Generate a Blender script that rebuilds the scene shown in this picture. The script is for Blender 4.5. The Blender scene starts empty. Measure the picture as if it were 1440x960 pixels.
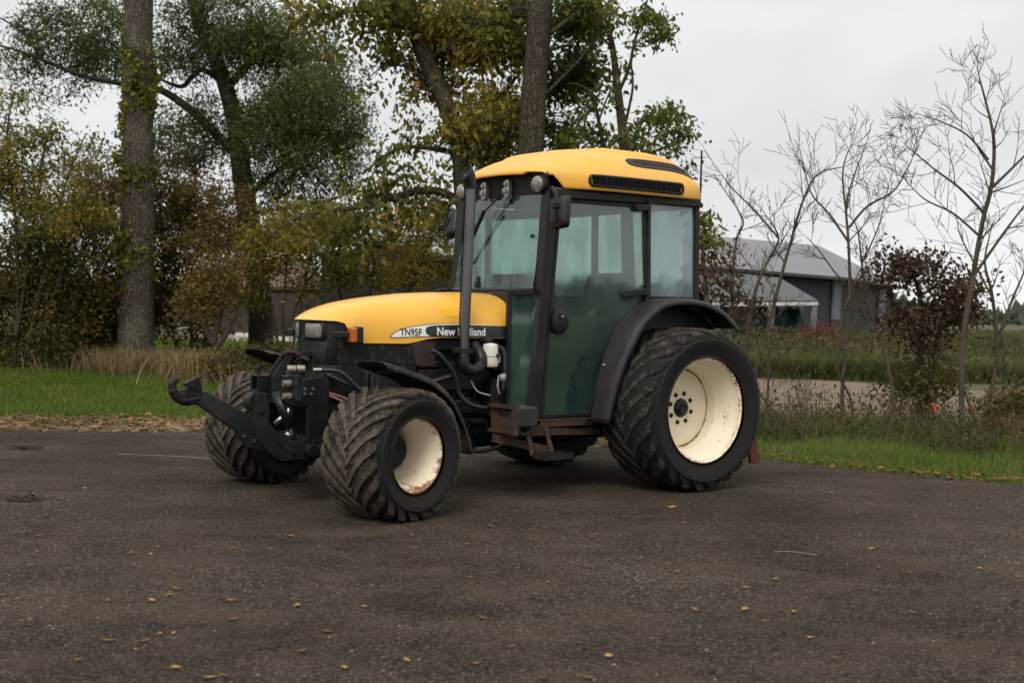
import bpy, bmesh, math, random
import numpy as np
from mathutils import Vector, Matrix
R = math.radians
random.seed(7); rng = np.random.default_rng(11)
sc = bpy.context.scene
col = sc.collection

# ------------------------------------------------------------------ camera (1440 x 960 photograph)
CF, CYH, CH, ROLL = 1786.83, 432.59, 1.0776, 1.2816
PIT = math.atan((480 - CYH) / CF)
def ray(u, v):
    r = R(-ROLL); c, s = math.cos(r), math.sin(r)
    du, dv = u - 720, v - 480
    x, y = (du*c - dv*s)/CF, -(du*s + dv*c)/CF
    c, s = math.cos(PIT), math.sin(PIT)
    return Vector((x, c + y*s, -s + y*c))
def at(u, v, Y):
    d = ray(u, v); t = Y/d.y
    return Vector((d.x*t, Y, CH + d.z*t))
def on_ground(u, v, z=0.0):
    d = ray(u, v); t = (z - CH)/d.z
    return Vector((d.x*t, d.y*t, z))
cam_d = bpy.data.cameras.new('camera'); cam = bpy.data.objects.new('camera', cam_d); col.objects.link(cam)
cam_d.sensor_width = 36; cam_d.lens = CF/1440*36; cam_d.clip_end = 6000; cam_d.clip_start = .05
cam.matrix_world = Matrix.Translation((0, 0, CH)) @ Matrix.Rotation(R(90) - PIT, 4, 'X') @ Matrix.Rotation(R(ROLL), 4, 'Z')
cam_d.dof.use_dof = True; cam_d.dof.focus_distance = 7.7; cam_d.dof.aperture_fstop = 4.0
sc.camera = cam

# ------------------------------------------------------------------ materials
def nodes(m):
    m.use_nodes = True
    return m.node_tree.nodes, m.node_tree.links
def N(nt, t, **kw):
    n = nt.new(t)
    for k, v in kw.items(): setattr(n, k, v)
    return n
def ramp(nt, stops, interp='LINEAR'):
    n = nt.new('ShaderNodeValToRGB'); n.color_ramp.interpolation = interp
    e = n.color_ramp.elements
    while len(e) < len(stops): e.new(.5)
    for i, (p, c) in enumerate(stops):
        e[i].position = p; e[i].color = (*c, 1) if len(c) == 3 else c
    return n
def math_n(nt, lk, op, a, b=None, clamp=False):
    n = nt.new('ShaderNodeMath'); n.operation = op; n.use_clamp = clamp
    for i, q in enumerate((a, b)):
        if q is None: continue
        if isinstance(q, (int, float)): n.inputs[i].default_value = q
        else: lk.new(q, n.inputs[i])
    return n.outputs[0]
def mixc(nt, lk, f, a, b):
    n = nt.new('ShaderNodeMix'); n.data_type = 'RGBA'
    for i, q in ((0, f), (6, a), (7, b)):
        if isinstance(q, (int, float)): n.inputs[i].default_value = q
        elif isinstance(q, tuple): n.inputs[i].default_value = (*q, 1)
        else: lk.new(q, n.inputs[i])
    return n.outputs[2]
def noise(nt, lk, scale, detail=4, vec=None, rough=.55, dist=0):
    n = nt.new('ShaderNodeTexNoise'); n.inputs['Scale'].default_value = scale
    n.inputs['Detail'].default_value = detail; n.inputs['Roughness'].default_value = rough
    n.inputs['Distortion'].default_value = dist
    if vec is not None: lk.new(vec, n.inputs['Vector'])
    return n.outputs['Fac']
def coords(nt, lk, scale=(1, 1, 1), kind='Object'):
    tc = nt.new('ShaderNodeTexCoord'); mp = nt.new('ShaderNodeMapping'); mp.inputs['Scale'].default_value = scale
    lk.new(tc.outputs[kind], mp.inputs['Vector']); return mp.outputs[0]
def principled(name, base, rough=.5, metal=0., coat=0.):
    m = bpy.data.materials.new(name); nt, lk = nodes(m); b = nt['Principled BSDF']
    b.inputs['Base Color'].default_value = (*base, 1); b.inputs['Roughness'].default_value = rough
    b.inputs['Metallic'].default_value = metal; b.inputs['Coat Weight'].default_value = coat
    return m
def bump(nt, lk, b, h, strength, dist=.01):
    n = nt.new('ShaderNodeBump'); n.inputs['Strength'].default_value = strength; n.inputs['Distance'].default_value = dist
    lk.new(h, n.inputs['Height']); lk.new(n.outputs[0], b.inputs['Normal'])
def worn(name, base, dirt, lo=.45, hi=.7, scale=6, rough=.5, drough=.9, metal=0, coat=0, bmp=.0, stretch=(1, 1, 1), fine=.5, spec=None):
    """a base colour with patches of dirt / rust / dust"""
    m = bpy.data.materials.new(name); nt, lk = nodes(m); b = nt['Principled BSDF']
    b.inputs['Specular IOR Level'].default_value = spec if spec is not None else (.5 if max(base) > .12 else .22)
    v = coords(nt, lk, stretch)
    n1 = noise(nt, lk, scale, 6, v, .65); n2 = noise(nt, lk, scale*7, 5, v, .7)
    s = math_n(nt, lk, 'ADD', math_n(nt, lk, 'MULTIPLY', n1, 1-fine*.5), math_n(nt, lk, 'MULTIPLY', n2, fine*.5))
    rp = ramp(nt, [(lo, (0, 0, 0)), (hi, (1, 1, 1))]); lk.new(s, rp.inputs[0])
    lk.new(mixc(nt, lk, rp.outputs[0], base, dirt), b.inputs['Base Color'])
    rr = nt.new('ShaderNodeMapRange'); lk.new(rp.outputs[0], rr.inputs[0]); rr.inputs[3].default_value = rough; rr.inputs[4].default_value = drough
    lk.new(rr.outputs[0], b.inputs['Roughness']); b.inputs['Metallic'].default_value = metal; b.inputs['Coat Weight'].default_value = coat
    if bmp: bump(nt, lk, b, s, bmp, .006)
    return m
def rust_shade_rim(name):
    m = bpy.data.materials.new(name); nt, lk = nodes(m); b = nt['Principled BSDF']
    v = coords(nt, lk)
    at_ = nt.new('ShaderNodeAttribute'); at_.attribute_name = 'rust'  # carries real rust plus the painted shadow line of the rear disc seam
    n1 = noise(nt, lk, 14, 7, v, .7); n2 = noise(nt, lk, 60, 5, v, .7); n3 = noise(nt, lk, 3.2, 3, v, .5)
    s = math_n(nt, lk, 'ADD', math_n(nt, lk, 'MULTIPLY', n1, .6), math_n(nt, lk, 'MULTIPLY', n2, .4))
    thr = math_n(nt, lk, 'ADD', math_n(nt, lk, 'ADD', s, math_n(nt, lk, 'MULTIPLY', at_.outputs['Fac'], .30)), math_n(nt, lk, 'MULTIPLY', math_n(nt, lk, 'SUBTRACT', n3, .5), .38))
    rp = ramp(nt, [(.64, (0, 0, 0)), (.74, (1, 1, 1))]); lk.new(thr, rp.inputs[0])
    cream = mixc(nt, lk, n3, (.86, .79, .64), (.72, .61, .43))
    rust_shade_c = mixc(nt, lk, n2, (.07, .025, .01), (.36, .15, .045))
    lk.new(mixc(nt, lk, rp.outputs[0], cream, rust_shade_c), b.inputs['Base Color'])
    b.inputs['Roughness'].default_value = .5
    return m
def rubber(name, mud=.5):
    m = bpy.data.materials.new(name); nt, lk = nodes(m); b = nt['Principled BSDF']
    v = coords(nt, lk)
    at_ = nt.new('ShaderNodeAttribute'); at_.attribute_name = 'tread'
    n1 = noise(nt, lk, 5, 6, v, .7, .6); n2 = noise(nt, lk, 45, 5, v, .75); n3 = noise(nt, lk, 13, 7, v, .75, 2.2)
    s = math_n(nt, lk, 'ADD', math_n(nt, lk, 'MULTIPLY', n1, .45), math_n(nt, lk, 'MULTIPLY', n3, .55))
    s = math_n(nt, lk, 'ADD', s, math_n(nt, lk, 'MULTIPLY', math_n(nt, lk, 'SUBTRACT', at_.outputs['Fac'], .5), .22))
    rp = ramp(nt, [(.57-mud*.16, (0, 0, 0)), (.76-mud*.12, (1, 1, 1))]); lk.new(s, rp.inputs[0])
    mudc = mixc(nt, lk, n2, (.055, .040, .028), (.24, .19, .14))
    blk = mixc(nt, lk, n3, (.005, .005, .005), (.027, .0255, .024))
    lk.new(mixc(nt, lk, math_n(nt, lk, 'MULTIPLY', rp.outputs[0], .85), blk, mudc), b.inputs['Base Color'])
    b.inputs['Roughness'].default_value = .72; b.inputs['Specular IOR Level'].default_value = .16
    bump(nt, lk, b, math_n(nt, lk, 'ADD', s, math_n(nt, lk, 'MULTIPLY', n2, .35)), .5, .012)
    return m
def glass_mat(name, tint, dust, dustc=(.20, .26, .24), low=None):
    """dusty tinted glass; low = (tint, dust colour) below seat height"""
    m = bpy.data.materials.new(name); nt, lk = nodes(m)
    for n in list(nt):
        if n.type != 'OUTPUT_MATERIAL': nt.remove(n)
    out = [n for n in nt if n.type == 'OUTPUT_MATERIAL'][0]
    tr = nt.new('ShaderNodeBsdfTransparent'); tr.inputs[0].default_value = (*tint, 1)
    gl = nt.new('ShaderNodeBsdfGlossy'); gl.inputs['Roughness'].default_value = .04; gl.inputs[0].default_value = (.93, 1, .97, 1)
    df = nt.new('ShaderNodeBsdfDiffuse'); df.inputs[0].default_value = (*dustc, 1)
    fr = nt.new('ShaderNodeFresnel'); fr.inputs[0].default_value = 1.95
    v = coords(nt, lk, (1, 1, .4)); n1 = noise(nt, lk, 3.0, 5, v, .62, .4); n2 = noise(nt, lk, 9, 4, v, .6)
    rp = ramp(nt, [(.3, (.4,)*3), (.70, (1.6,)*3)]); lk.new(math_n(nt, lk, 'ADD', math_n(nt, lk, 'MULTIPLY', n1, .85), math_n(nt, lk, 'MULTIPLY', n2, .15)), rp.inputs[0])
    f = math_n(nt, lk, 'MULTIPLY', rp.outputs[0], dust, True)
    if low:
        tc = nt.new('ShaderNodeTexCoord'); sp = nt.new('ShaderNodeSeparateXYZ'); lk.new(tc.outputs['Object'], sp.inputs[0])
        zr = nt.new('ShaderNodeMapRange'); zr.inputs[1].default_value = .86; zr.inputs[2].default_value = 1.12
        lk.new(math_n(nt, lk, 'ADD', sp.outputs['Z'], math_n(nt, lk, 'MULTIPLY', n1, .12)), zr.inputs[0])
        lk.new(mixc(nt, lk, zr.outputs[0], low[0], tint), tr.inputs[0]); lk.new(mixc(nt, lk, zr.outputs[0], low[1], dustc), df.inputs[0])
    m1 = nt.new('ShaderNodeMixShader'); lk.new(f, m1.inputs[0]); lk.new(tr.outputs[0], m1.inputs[1]); lk.new(df.outputs[0], m1.inputs[2])
    m2 = nt.new('ShaderNodeMixShader'); lk.new(fr.outputs[0], m2.inputs[0]); lk.new(m1.outputs[0], m2.inputs[1]); lk.new(gl.outputs[0], m2.inputs[2])
    lk.new(m2.outputs[0], out.inputs[0]); return m
def leaf_mat(name, stops, trans=.35, nscale=.7, rough=.6):
    m = bpy.data.materials.new(name); nt, lk = nodes(m)
    for n in list(nt):
        if n.type != 'OUTPUT_MATERIAL': nt.remove(n)
    out = [n for n in nt if n.type == 'OUTPUT_MATERIAL'][0]
    g = nt.new('ShaderNodeNewGeometry')
    n1 = noise(nt, lk, nscale, 2, g.outputs['Position'], .5)
    s = math_n(nt, lk, 'ADD', math_n(nt, lk, 'MULTIPLY', g.outputs['Random Per Island'], .62), math_n(nt, lk, 'MULTIPLY', math_n(nt, lk, 'SUBTRACT', n1, .31), 1.0), True)
    rp = ramp(nt, stops); lk.new(s, rp.inputs[0])
    df = nt.new('ShaderNodeBsdfPrincipled'); df.inputs['Roughness'].default_value = rough; df.inputs['Specular IOR Level'].default_value = .3
    tl = nt.new('ShaderNodeBsdfTranslucent')
    lk.new(rp.outputs[0], df.inputs['Base Color']); lk.new(rp.outputs[0], tl.inputs[0])
    mx = nt.new('ShaderNodeMixShader'); mx.inputs[0].default_value = trans
    lk.new(df.outputs[0], mx.inputs[1]); lk.new(tl.outputs[0], mx.inputs[2]); lk.new(mx.outputs[0], out.inputs[0]); return m

def noisy(name, c1, c2, scale=5, rough=.8, stretch=(1, 1, 1), bmp=0, metal=0):
    return worn(name, c1, c2, .35, .65, scale, rough, rough, metal, 0, bmp, stretch)

M = {}
M['yellow'] = worn('yellow_paint', (.80, .415, .042), (.64, .38, .10), .50, .76, 3.0, .34, .62, coat=.2, fine=.6)
M['yellow_roof'] = worn('yellow_roof_paint', (.80, .405, .045), (.62, .375, .12), .44, .66, 2.6, .40, .75, bmp=.04, fine=.7)
M['black_plastic'] = worn('black_plastic', (.009, .009, .0095), (.035, .031, .027), .5, .8, 7, .38, .75, spec=.35)
M['black_paint'] = worn('black_paint', (.009, .0095, .010), (.032, .027, .022), .5, .78, 8, .36, .8, spec=.32)
M['dirty_black'] = worn('dirty_black_panel', (.008, .008, .008), (.10, .085, .06), .50, .70, 8, .55, .95, stretch=(1, 1, .35), fine=.9)
M['engine'] = worn('oily_engine', (.006, .006, .006), (.045, .036, .028), .46, .75, 12, .45, .85, fine=.9, bmp=.3)
M['rusty'] = worn('rusty_steel', (.036, .026, .020), (.125, .062, .030), .47, .70, 14, .75, .95, bmp=.2, fine=.9)
M['rusty_black'] = worn('rusty_black_steel', (.014, .013, .012), (.11, .05, .022), .55, .72, 9, .5, .9, bmp=.15, fine=.9)
M['fender'] = worn('fender_plastic', (.019, .019, .0205), (.050, .045, .039), .46, .78, 6, .48, .8, spec=.35)
M['fender_dusty'] = worn('dusty_fender', (.018, .018, .019), (.10, .07, .047), .47, .66, 5, .5, .92)
M['rim'] = rust_shade_rim('cream_rim_paint')
M['rubber_front'] = rubber('muddy_rubber', .5)
M['rubber_rear'] = rubber('worn_rubber', .05)
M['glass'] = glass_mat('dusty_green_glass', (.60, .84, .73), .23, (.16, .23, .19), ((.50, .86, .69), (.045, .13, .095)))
M['glass_front'] = glass_mat('windscreen_glass', (.50, .76, .62), .15, (.13, .20, .16))
M['glass_low'] = glass_mat('dark_green_glass', (.46, .80, .64), .34, (.040, .115, .085))
M['glass_rear'] = glass_mat('blue_tinted_glass', (.62, .78, .80), .48, (.26, .33, .36))
M['chrome'] = worn('worn_steel', (.42, .41, .39), (.16, .14, .12), .5, .75, 20, .3, .6, metal=.9)
M['stack'] = worn('grey_exhaust_steel', (.15, .15, .153), (.10, .096, .09), .5, .8, 4, .24, .36, metal=.95, fine=.15)
M['white_decal'] = principled('white_decal', (.75, .75, .71), .4)
M['black_decal'] = principled('black_decal', (.016, .017, .02), .35)
M['white_filter'] = worn('white_filter_paint', (.72, .70, .64), (.35, .22, .1), .6, .78, 9, .4, .8)
M['amber'] = worn('amber_lens', (.50, .13, .012), (.32, .07, .01), .4, .65, 30, .2, .4, coat=.4)
M['lens'] = worn('lamp_lens', (.21, .205, .18), (.10, .095, .08), .4, .62, 30, .12, .3, coat=.6, stretch=(1, 1, .1))
M['blue_badge'] = principled('blue_badge', (.05, .09, .22), .3)
M['white_badge'] = principled('white_badge', (.6, .62, .66), .3)
M['seat'] = noisy('seat_fabric', (.03, .032, .035), (.055, .055, .055), 30, .9)
M['interior'] = noisy('cab_interior', (.09, .10, .095), (.14, .15, .14), 6, .8)
M['hose'] = principled('black_hose', (.012, .012, .012), .42)
M['red_hose'] = principled('red_hose', (.22, .06, .05), .5)
M['grey_wire'] = principled('grey_wire', (.3, .28, .25), .5)
M['dark'] = principled('dark_cavity', (.004, .004, .004), .8)

# ------------------------------------------------------------------ mesh helpers
class MB:
    def __init__(s): s.v = []; s.f = []; s.attr = []
    def add(s, vs, fs, a=0.):
        o = len(s.v); s.v += [tuple(p) for p in vs]; s.f += [tuple(i+o for i in q) for q in fs]; s.attr += [a]*len(vs) if not isinstance(a, list) else a
        return s
    def box(s, c, d, rot=None):
        x, y, z = d[0]/2, d[1]/2, d[2]/2
        vs = [Vector((a*x, b*y, e*z)) for a in (-1, 1) for b in (-1, 1) for e in (-1, 1)]
        if rot is not None: vs = [rot @ q for q in vs]
        vs = [q + Vector(c) for q in vs]
        return s.add(vs, [(0,1,3,2),(4,6,7,5),(0,4,5,1),(2,3,7,6),(0,2,6,4),(1,5,7,3)])
    def bar(s, a, b, w, h, up=(0, 0, 1)):
        a, b = Vector(a), Vector(b); d = b - a; L = d.length; d.normalize()
        sd = d.cross(Vector(up))
        if sd.length < 1e-4: sd = d.cross(Vector((1, 0, 0)))
        sd.normalize(); u = sd.cross(d)
        rot = Matrix((d, sd, u)).transposed()
        return s.box((a+b)/2, (L, w, h), rot)
    def prism(s, poly, y0, y1, ax='y'):
        """poly of (x, z) swept from y0 to y1"""
        n = len(poly)
        p = lambda q, t: (q[0], t, q[1]) if ax == 'y' else ((t, q[0], q[1]) if ax == 'x' else (q[0], q[1], t))
        vs = [p(q, y0) for q in poly] + [p(q, y1) for q in poly]
        return s.add(vs, [tuple(range(n)), tuple(range(2*n-1, n-1, -1))] + [(i, i+n, (i+1) % n+n, (i+1) % n) for i in range(n)])
    def tube(s, pts, r, n=10, cap=True):
        pts = [Vector(p) for p in pts]; m = len(pts)
        rs = r if isinstance(r, (list, tuple)) else [r]*m
        vs = []; prev = None
        for i, p in enumerate(pts):
            d = (pts[min(i+1, m-1)] - pts[max(i-1, 0)])
            if d.length < 1e-9: d = Vector((0, 0, 1))
            d.normalize()
            if prev is None:
                a = Vector((0, 0, 1)) if abs(d.z) < .9 else Vector((1, 0, 0)); e1 = d.cross(a).normalized()
            else:
                e1 = prev - d*prev.dot(d)
                e1 = e1.normalized() if e1.length > 1e-6 else d.orthogonal().normalized()
            prev = e1; e2 = d.cross(e1)
            vs += [p + (e1*math.cos(2*math.pi*k/n) + e2*math.sin(2*math.pi*k/n))*rs[i] for k in range(n)]
        fs = [(i*n+k, i*n+(k+1) % n, (i+1)*n+(k+1) % n, (i+1)*n+k) for i in range(m-1) for k in range(n)]
        if cap: fs += [tuple(range(n-1, -1, -1)), tuple((m-1)*n+k for k in range(n))]
        return s.add(vs, fs)
    def lathe(s, prof, c, axis, n=48, attrs=None, closed=False):
        """prof: (along axis, radius)"""
        ax = Vector(axis).normalized(); e1 = ax.orthogonal().normalized(); e2 = ax.cross(e1); c = Vector(c)
        vs = []; at_ = []
        for i, (t, r) in enumerate(prof):
            for k in range(n):
                a = 2*math.pi*k/n; vs.append(c + ax*t + (e1*math.cos(a) + e2*math.sin(a))*r); at_.append(attrs[i] if attrs else 0.)
        m = len(prof)
        fs = [(i*n+k, i*n+(k+1) % n, ((i+1) % m)*n+(k+1) % n, ((i+1) % m)*n+k) for i in range(m if closed else m-1) for k in range(n)]
        return s.add(vs, fs, at_)
    def grid(s, rows, close=False):
        m, n = len(rows), len(rows[0])
        vs = [q for r in rows for q in r]
        fs = [(i*n+k, i*n+(k+1) % n, (i+1)*n+(k+1) % n, (i+1)*n+k) for i in range(m-1) for k in range(n if close else n-1)]
        return s.add(vs, fs)
    def xform(s, mat): s.v = [tuple(mat @ Vector(p)) for p in s.v]; return s
    def build(s, name, mat, parent=None, smooth=False, bevel=0, sub=0, solid=0, attr=None, angle=None):
        me = bpy.data.meshes.new(name); me.from_pydata(s.v, [], s.f); me.update()
        if parent is not None and False: pass
        o = bpy.data.objects.new(name, me); col.objects.link(o)
        if mat is not None: me.materials.append(mat)
        if attr:
            a = me.attributes.new(attr, 'FLOAT', 'POINT'); a.data.foreach_set('value', s.attr)
        bm = bmesh.new(); bm.from_mesh(me); bmesh.ops.recalc_face_normals(bm, faces=bm.faces); bm.to_mesh(me); bm.free()
        if smooth or angle:
            me.polygons.foreach_set('use_smooth', [True]*len(me.polygons))
            if angle:
                bm = bmesh.new(); bm.from_mesh(me)
                for e in bm.edges:
                    if len(e.link_faces) == 2 and e.calc_face_angle(0) > R(angle): e.smooth = False
                bm.to_mesh(me); bm.free()
        if parent is not None: o.parent = parent
        if solid:
            md = o.modifiers.new('solid', 'SOLIDIFY'); md.thickness = solid; md.offset = 0
        if sub:
            md = o.modifiers.new('sub', 'SUBSURF'); md.levels = sub; md.render_levels = sub
        if bevel:
            md = o.modifiers.new('bevel', 'BEVEL'); md.width = bevel; md.segments = 2; md.limit_method = 'ANGLE'; md.angle_limit = R(40); md.harden_normals = False
        return o
def tag(o, label=None, cat=None, group=None, kind=None):
    for k, v in (('label', label), ('category', cat), ('group', group), ('kind', kind)):
        if v: o[k] = v
    return o
def empty(name, loc, rz=0):
    o = bpy.data.objects.new(name, None); col.objects.link(o); o.location = loc; o.rotation_euler = (0, 0, rz); o.empty_display_size = .2; return o
def smooth_path(pts, k=6):
    P = [Vector(p) for p in pts]; out = []
    for i in range(len(P)-1):
        p0, p1, p2, p3 = P[max(i-1, 0)], P[i], P[i+1], P[min(i+2, len(P)-1)]
        for j in range(k):
            t = j/k
            out.append(.5*((2*p1) + (p2-p0)*t + (2*p0-5*p1+4*p2-p3)*t*t + (3*p1-p0-3*p2+p3)*t**3))
    out.append(P[-1]); return out
def lerp_path(rs, k, n):
    out = []
    m = len(rs)
    for i in range(n):
        t = i/(n-1)*(m-1); j = min(int(t), m-2); out.append(rs[j]+(rs[j+1]-rs[j])*(t-j))
    return out

# ================================================================== the tractor (local frame: x forward, y left, z up, origin on the ground under the rear axle)
tractor = empty('tractor', (.6318, 8.3019, 0), R(180 + 36.756))
tag(tractor, 'yellow and black cab tractor with cream wheel rims parked on the asphalt yard', 'tractor')
TR = tractor

# ---- wheels
def tyre_mesh(Rad, W, rin, nl, lug_h, lug_w, sweep, seed, shoulder=.9):
    rnd = random.Random(seed)
    prof = [(.000, rin), (.010, rin+.012), (-.012, rin+(Rad-rin)*.42), (-.014, rin+(Rad-rin)*.46), (-.016, rin+(Rad-rin)*.60), (-.010, rin+(Rad-rin)*.62), (.012, Rad*.925), (.05, Rad*.968), (W*.24, Rad*.985), (W*.5, Rad*.99)]
    # across the width, outer side = +y
    full = [(W/2 - t, r) for t, r in prof] + [(-W/2 + t, r) for t, r in prof[-2::-1]]
    tr = [0., 0., 0., .1, .1, .1, .4, .55, .6, .6]; tr = tr + tr[-2::-1]
    mb = MB(); mb.lathe(full, (0, 0, 0), (0, 1, 0), 96, tr)
    def surf(s):     # s: 0 centre .. 1 shoulder, >1 down the side wall ; returns (lateral, radius)
        pts = [(0, (0, Rad*.99)), (.55, (W*.27, Rad*.985)), (.85, (W*.45, Rad*.965)), (1., (W*.492, Rad*.925)), (1.25, (W*.5+.008, rin+(Rad-rin)*.66)), (1.5, (W*.5+.012, rin+(Rad-rin)*.45))]
        for i in range(len(pts)-1):
            if s <= pts[i+1][0]:
                t = (s-pts[i][0])/(pts[i+1][0]-pts[i][0]); a, b = pts[i][1], pts[i+1][1]
                return a[0]+(b[0]-a[0])*t, a[1]+(b[1]-a[1])*t
        return pts[-1][1]
    ss = [-.05, .12, .3, .5, .7, .86, .98, 1.1, 1.22]
    hs = [1., 1., 1., 1., 1., .95, .8, .45, .05]
    for side in (1, -1):
        for k in range(nl):
            th0 = 2*math.pi*(k + (.5 if side < 0 else 0))/nl + rnd.uniform(-.01, .01)
            jh = rnd.uniform(.8, 1.12)
            rows = []
            for s, h in zip(ss, hs):
                y, r = surf(max(s, 0)); y = y if s >= 0 else s*W*.5
                th = th0 + sweep*(max(s, 0)**.85)
                w = lug_w*(1 + .35*min(max(s, 0), 1))/r*.5
                rr = r + lug_h*h*jh if s <= 1 else r
                yy = y + (lug_h*h*.6 if s > .85 else 0)
                P = lambda a, q, yv: (q*math.cos(a), side*yv, q*math.sin(a))
                rows.append([P(th-w*1.15, r-.006, y), P(th-w*.8, rr, yy), P(th+w*.8, rr, yy), P(th+w*1.15, r-.006, y)])
            mb.grid(rows); n = len(mb.v)
            mb.f.append((n-36, n-35, n-34, n-33)); mb.f.append((n-1, n-2, n-3, n-4))
            lv = [.5, .95, .95, .5]; base = [.5 if s < 1 else .2 for s in ss]
            mb.attr[-36:] = [v if j < 7 else v*.5 for j in range(9) for v in lv]
    return mb
def place(mb, cx, cy, cz, steer, spin=0, flip=False):
    m = Matrix.Translation((cx, cy, cz)) @ Matrix.Rotation(R(steer), 4, 'Z')
    if flip: m = m @ Matrix.Scale(-1, 4, (0, 1, 0))
    m = m @ Matrix.Rotation(spin, 4, 'Y')
    return mb.xform(m)
def wheel(front, left):
    if front: Rad, W, rf, yfl, cx, st = .331, .369, .183, .9174, 2.0566 if left else 2.1057, 14.68
    else: Rad, W, rf, yfl, cx, st = .4925, .4285, .3102, .8855, 0., 0.
    sgn = 1 if left else -1
    cz = Rad - .003
    # the wheel turns about the flange centre (same as measured)
    def put(mb):
        m = Matrix.Translation((cx, sgn*yfl, cz)) @ Matrix.Rotation(R(st), 4, 'Z')
        if not left: m = m @ Matrix.Scale(-1, 4, (0, 1, 0))
        return mb.xform(m)
    # disc + hub (local y = 0 at the flange, outwards +)
    yd = -.31 if front else -.205
    hub = MB()
    if front:
        hub.lathe([(yd-.03, .005), (yd-.01, .05), (yd-.012, .075), (yd-.05, .085), (yd-.06, .125), (yd-.12, .13), (yd-.2, .13)], (0, 0, 0), (0, 1, 0), 32)
        for k in range(8): a = k*math.pi/4; hub.lathe([(yd-.05, .0), (yd-.035, .008), (yd-.035, .012), (yd-.06, .012)][::-1], (.105*math.cos(a), 0, .105*math.sin(a)), (0, 1, 0), 8)
    else:
        hub.lathe([(yd+.03, .002), (yd+.034, .022), (yd+.02, .03), (yd+.014, .052), (yd+.004, .058), (yd-.02, .06), (yd-.1, .06)], (0, 0, 0), (0, 1, 0), 32)
    w = put(hub).build('wheel', M['black_paint'], TR, angle=35)
    rim = MB()
    if front:
        pr = [(-.34, .200), (.0, .2), (.006, rf+.010), (.008, rf+.004), (.003, rf-.002), (-.012, rf-.012), (-.04, rf-.018), (-.055, rf-.027), (-.16, rf-.034), (-.262, rf-.038), (-.275, rf-.042), (-.282, .126), (-.292, .124), (-.31, .128)]
        ra = [.3, .5, 1.0, .95, .72, .55, .28, .34, .14, .14, .65, 1.0, 1.1, 1.1]
    else:
        pr = [(-.40, .30), (.0, .30), (.0, .316), (.006, .318), (.009, .312), (.003, .305), (-.015, .299), (-.045, .293), (-.06, .279), (-.15, .262), (-.158, .250), (-.215, .246), (-.222, .240), (-.213, .225), (-.206, .15), (-.204, .058)]
        ra = [.3, .4, .8, .7, .6, .45, .15, .1, .35, .05, .3, .2, 1.1, .1, .02, .05]  # peak at the disc/barrel seam paints its shadow line in dark rust colour
    rim.lathe(pr, (0, 0, 0), (0, 1, 0), 96, ra)
    put(rim).build('rim', M['rim'], w, angle=50, attr='rust')
    if not front:
        for k in range(8):
            a = k*math.pi/4 + .28
            b = MB().lathe([(yd+.012, .001), (yd+.014, .007), (yd+.004, .009), (yd+.004, .014), (yd-.01, .0145)], (.09*math.cos(a), 0, .09*math.sin(a)), (0, 1, 0), 10)
            put(b).build('bolt', M['rusty_black'], w, angle=40)
    ty = tyre_mesh(Rad, W, rf+.008, 22 if front else 24, .0125 if front else .0065, .040 if front else .05, .66 if front else .5, 3 + front)
    off = Matrix.Translation((0, .03 - W/2 - .008, 0)) @ Matrix.Rotation(.13 if left else .3, 4, 'Y')
    ty.xform(off)
    put(ty).build('tyre', M['rubber_front'] if front else M['rubber_rear'], w, angle=38, attr='tread')
for fr in (True, False):
    for lf in (True, False): wheel(fr, lf)

# ---- chassis, axles, engine
b = MB()
b.tube([(2.084, -.60, .335), (2.084, .60, .335)], .065, 14); b.box((2.084, 0, .36), (.16, .5, .16)); b.tube([(2.084, .2, .33), (2.084, .72, .333)], [.09, .10], 14)
b.tube([(2.084, -.2, .33), (2.084, -.72, .333)], [.09, .10], 14); b.tube([(2.03, -.55, .30), (2.03, .55, .30)], .02, 8)
b.build('front_axle', M['engine'], TR, bevel=.01)
b = MB(); b.tube([(0, -.62, .49), (0, .62, .49)], .085, 14); b.box((0, 0, .5), (.4, .36, .34)); b.build('rear_axle', M['engine'], TR, bevel=.012)
b = MB(); b.box((.65, 0, .43), (1.0, .34, .30)); b.box((.95, 0, .34), (.5, .26, .16)); b.box((.25, 0, .40), (.4, .5, .24)); b.tube([(1.3, 0, .27), (.5, 0, .3)], .05, 10)
b.box((.75, .27, .37), (.55, .16, .12)); b.tube([(.25, .32, .33), (1.0, .32, .35)], .03, 10); b.tube([(.4, .40, .37), (.95, .42, .38)], .02, 8)
b.build('gearbox', M['engine'], TR, bevel=.015)
b = MB()
b.box((1.5, 0, .58), (.84, .42, .50)); b.box((1.45, .0, .30), (.6, .30, .14)); b.box((1.40, .235, .66), (.50, .10, .12)); b.box((1.36, .24, .50), (.42, .06, .07)); b.box((1.3, .25, .42), (.5, .05, .03))
for i in range(7): b.box((1.16 + .075*i, .225, .60), (.022, .06, .26))
for i in range(5): b.tube([(1.22+.1*i, .23, .74), (1.22+.1*i, .29, .75)], .022, 8)
b.box((1.15, .29, .56), (.10, .14, .22)); b.box((1.62, .22, .56), (.16, .10, .30)); b.tube([(1.62, .24, .62), (1.62, .31, .62)], .07, 14); b.tube([(1.50, .24, .47), (1.50, .29, .47)], .05, 12)
b.box((1.95, 0, .50), (.34, .36, .32)); b.box((2.12, 0, .55), (.10, .44, .30)); b.box((1.12, .2, .78), (.1, .26, .14)); b.box((1.32, .18, .86), (.46, .20, .06))
for i in range(6): b.tube([(1.17+.12*i, .27, .395), (1.17+.12*i, .285, .395)], .012, 6)
b.build('engine', M['engine'], TR, bevel=.008)
MB().prism([(1.695, .862), (1.66, .74), (1.535, .73), (1.535, .885), (1.64, .885)], .262, .288).build('side_shield', worn('smoked_shield', (.045, .032, .028), (.03, .02, .016), .4, .7, 7, .5, .8), TR, bevel=.008)
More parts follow.
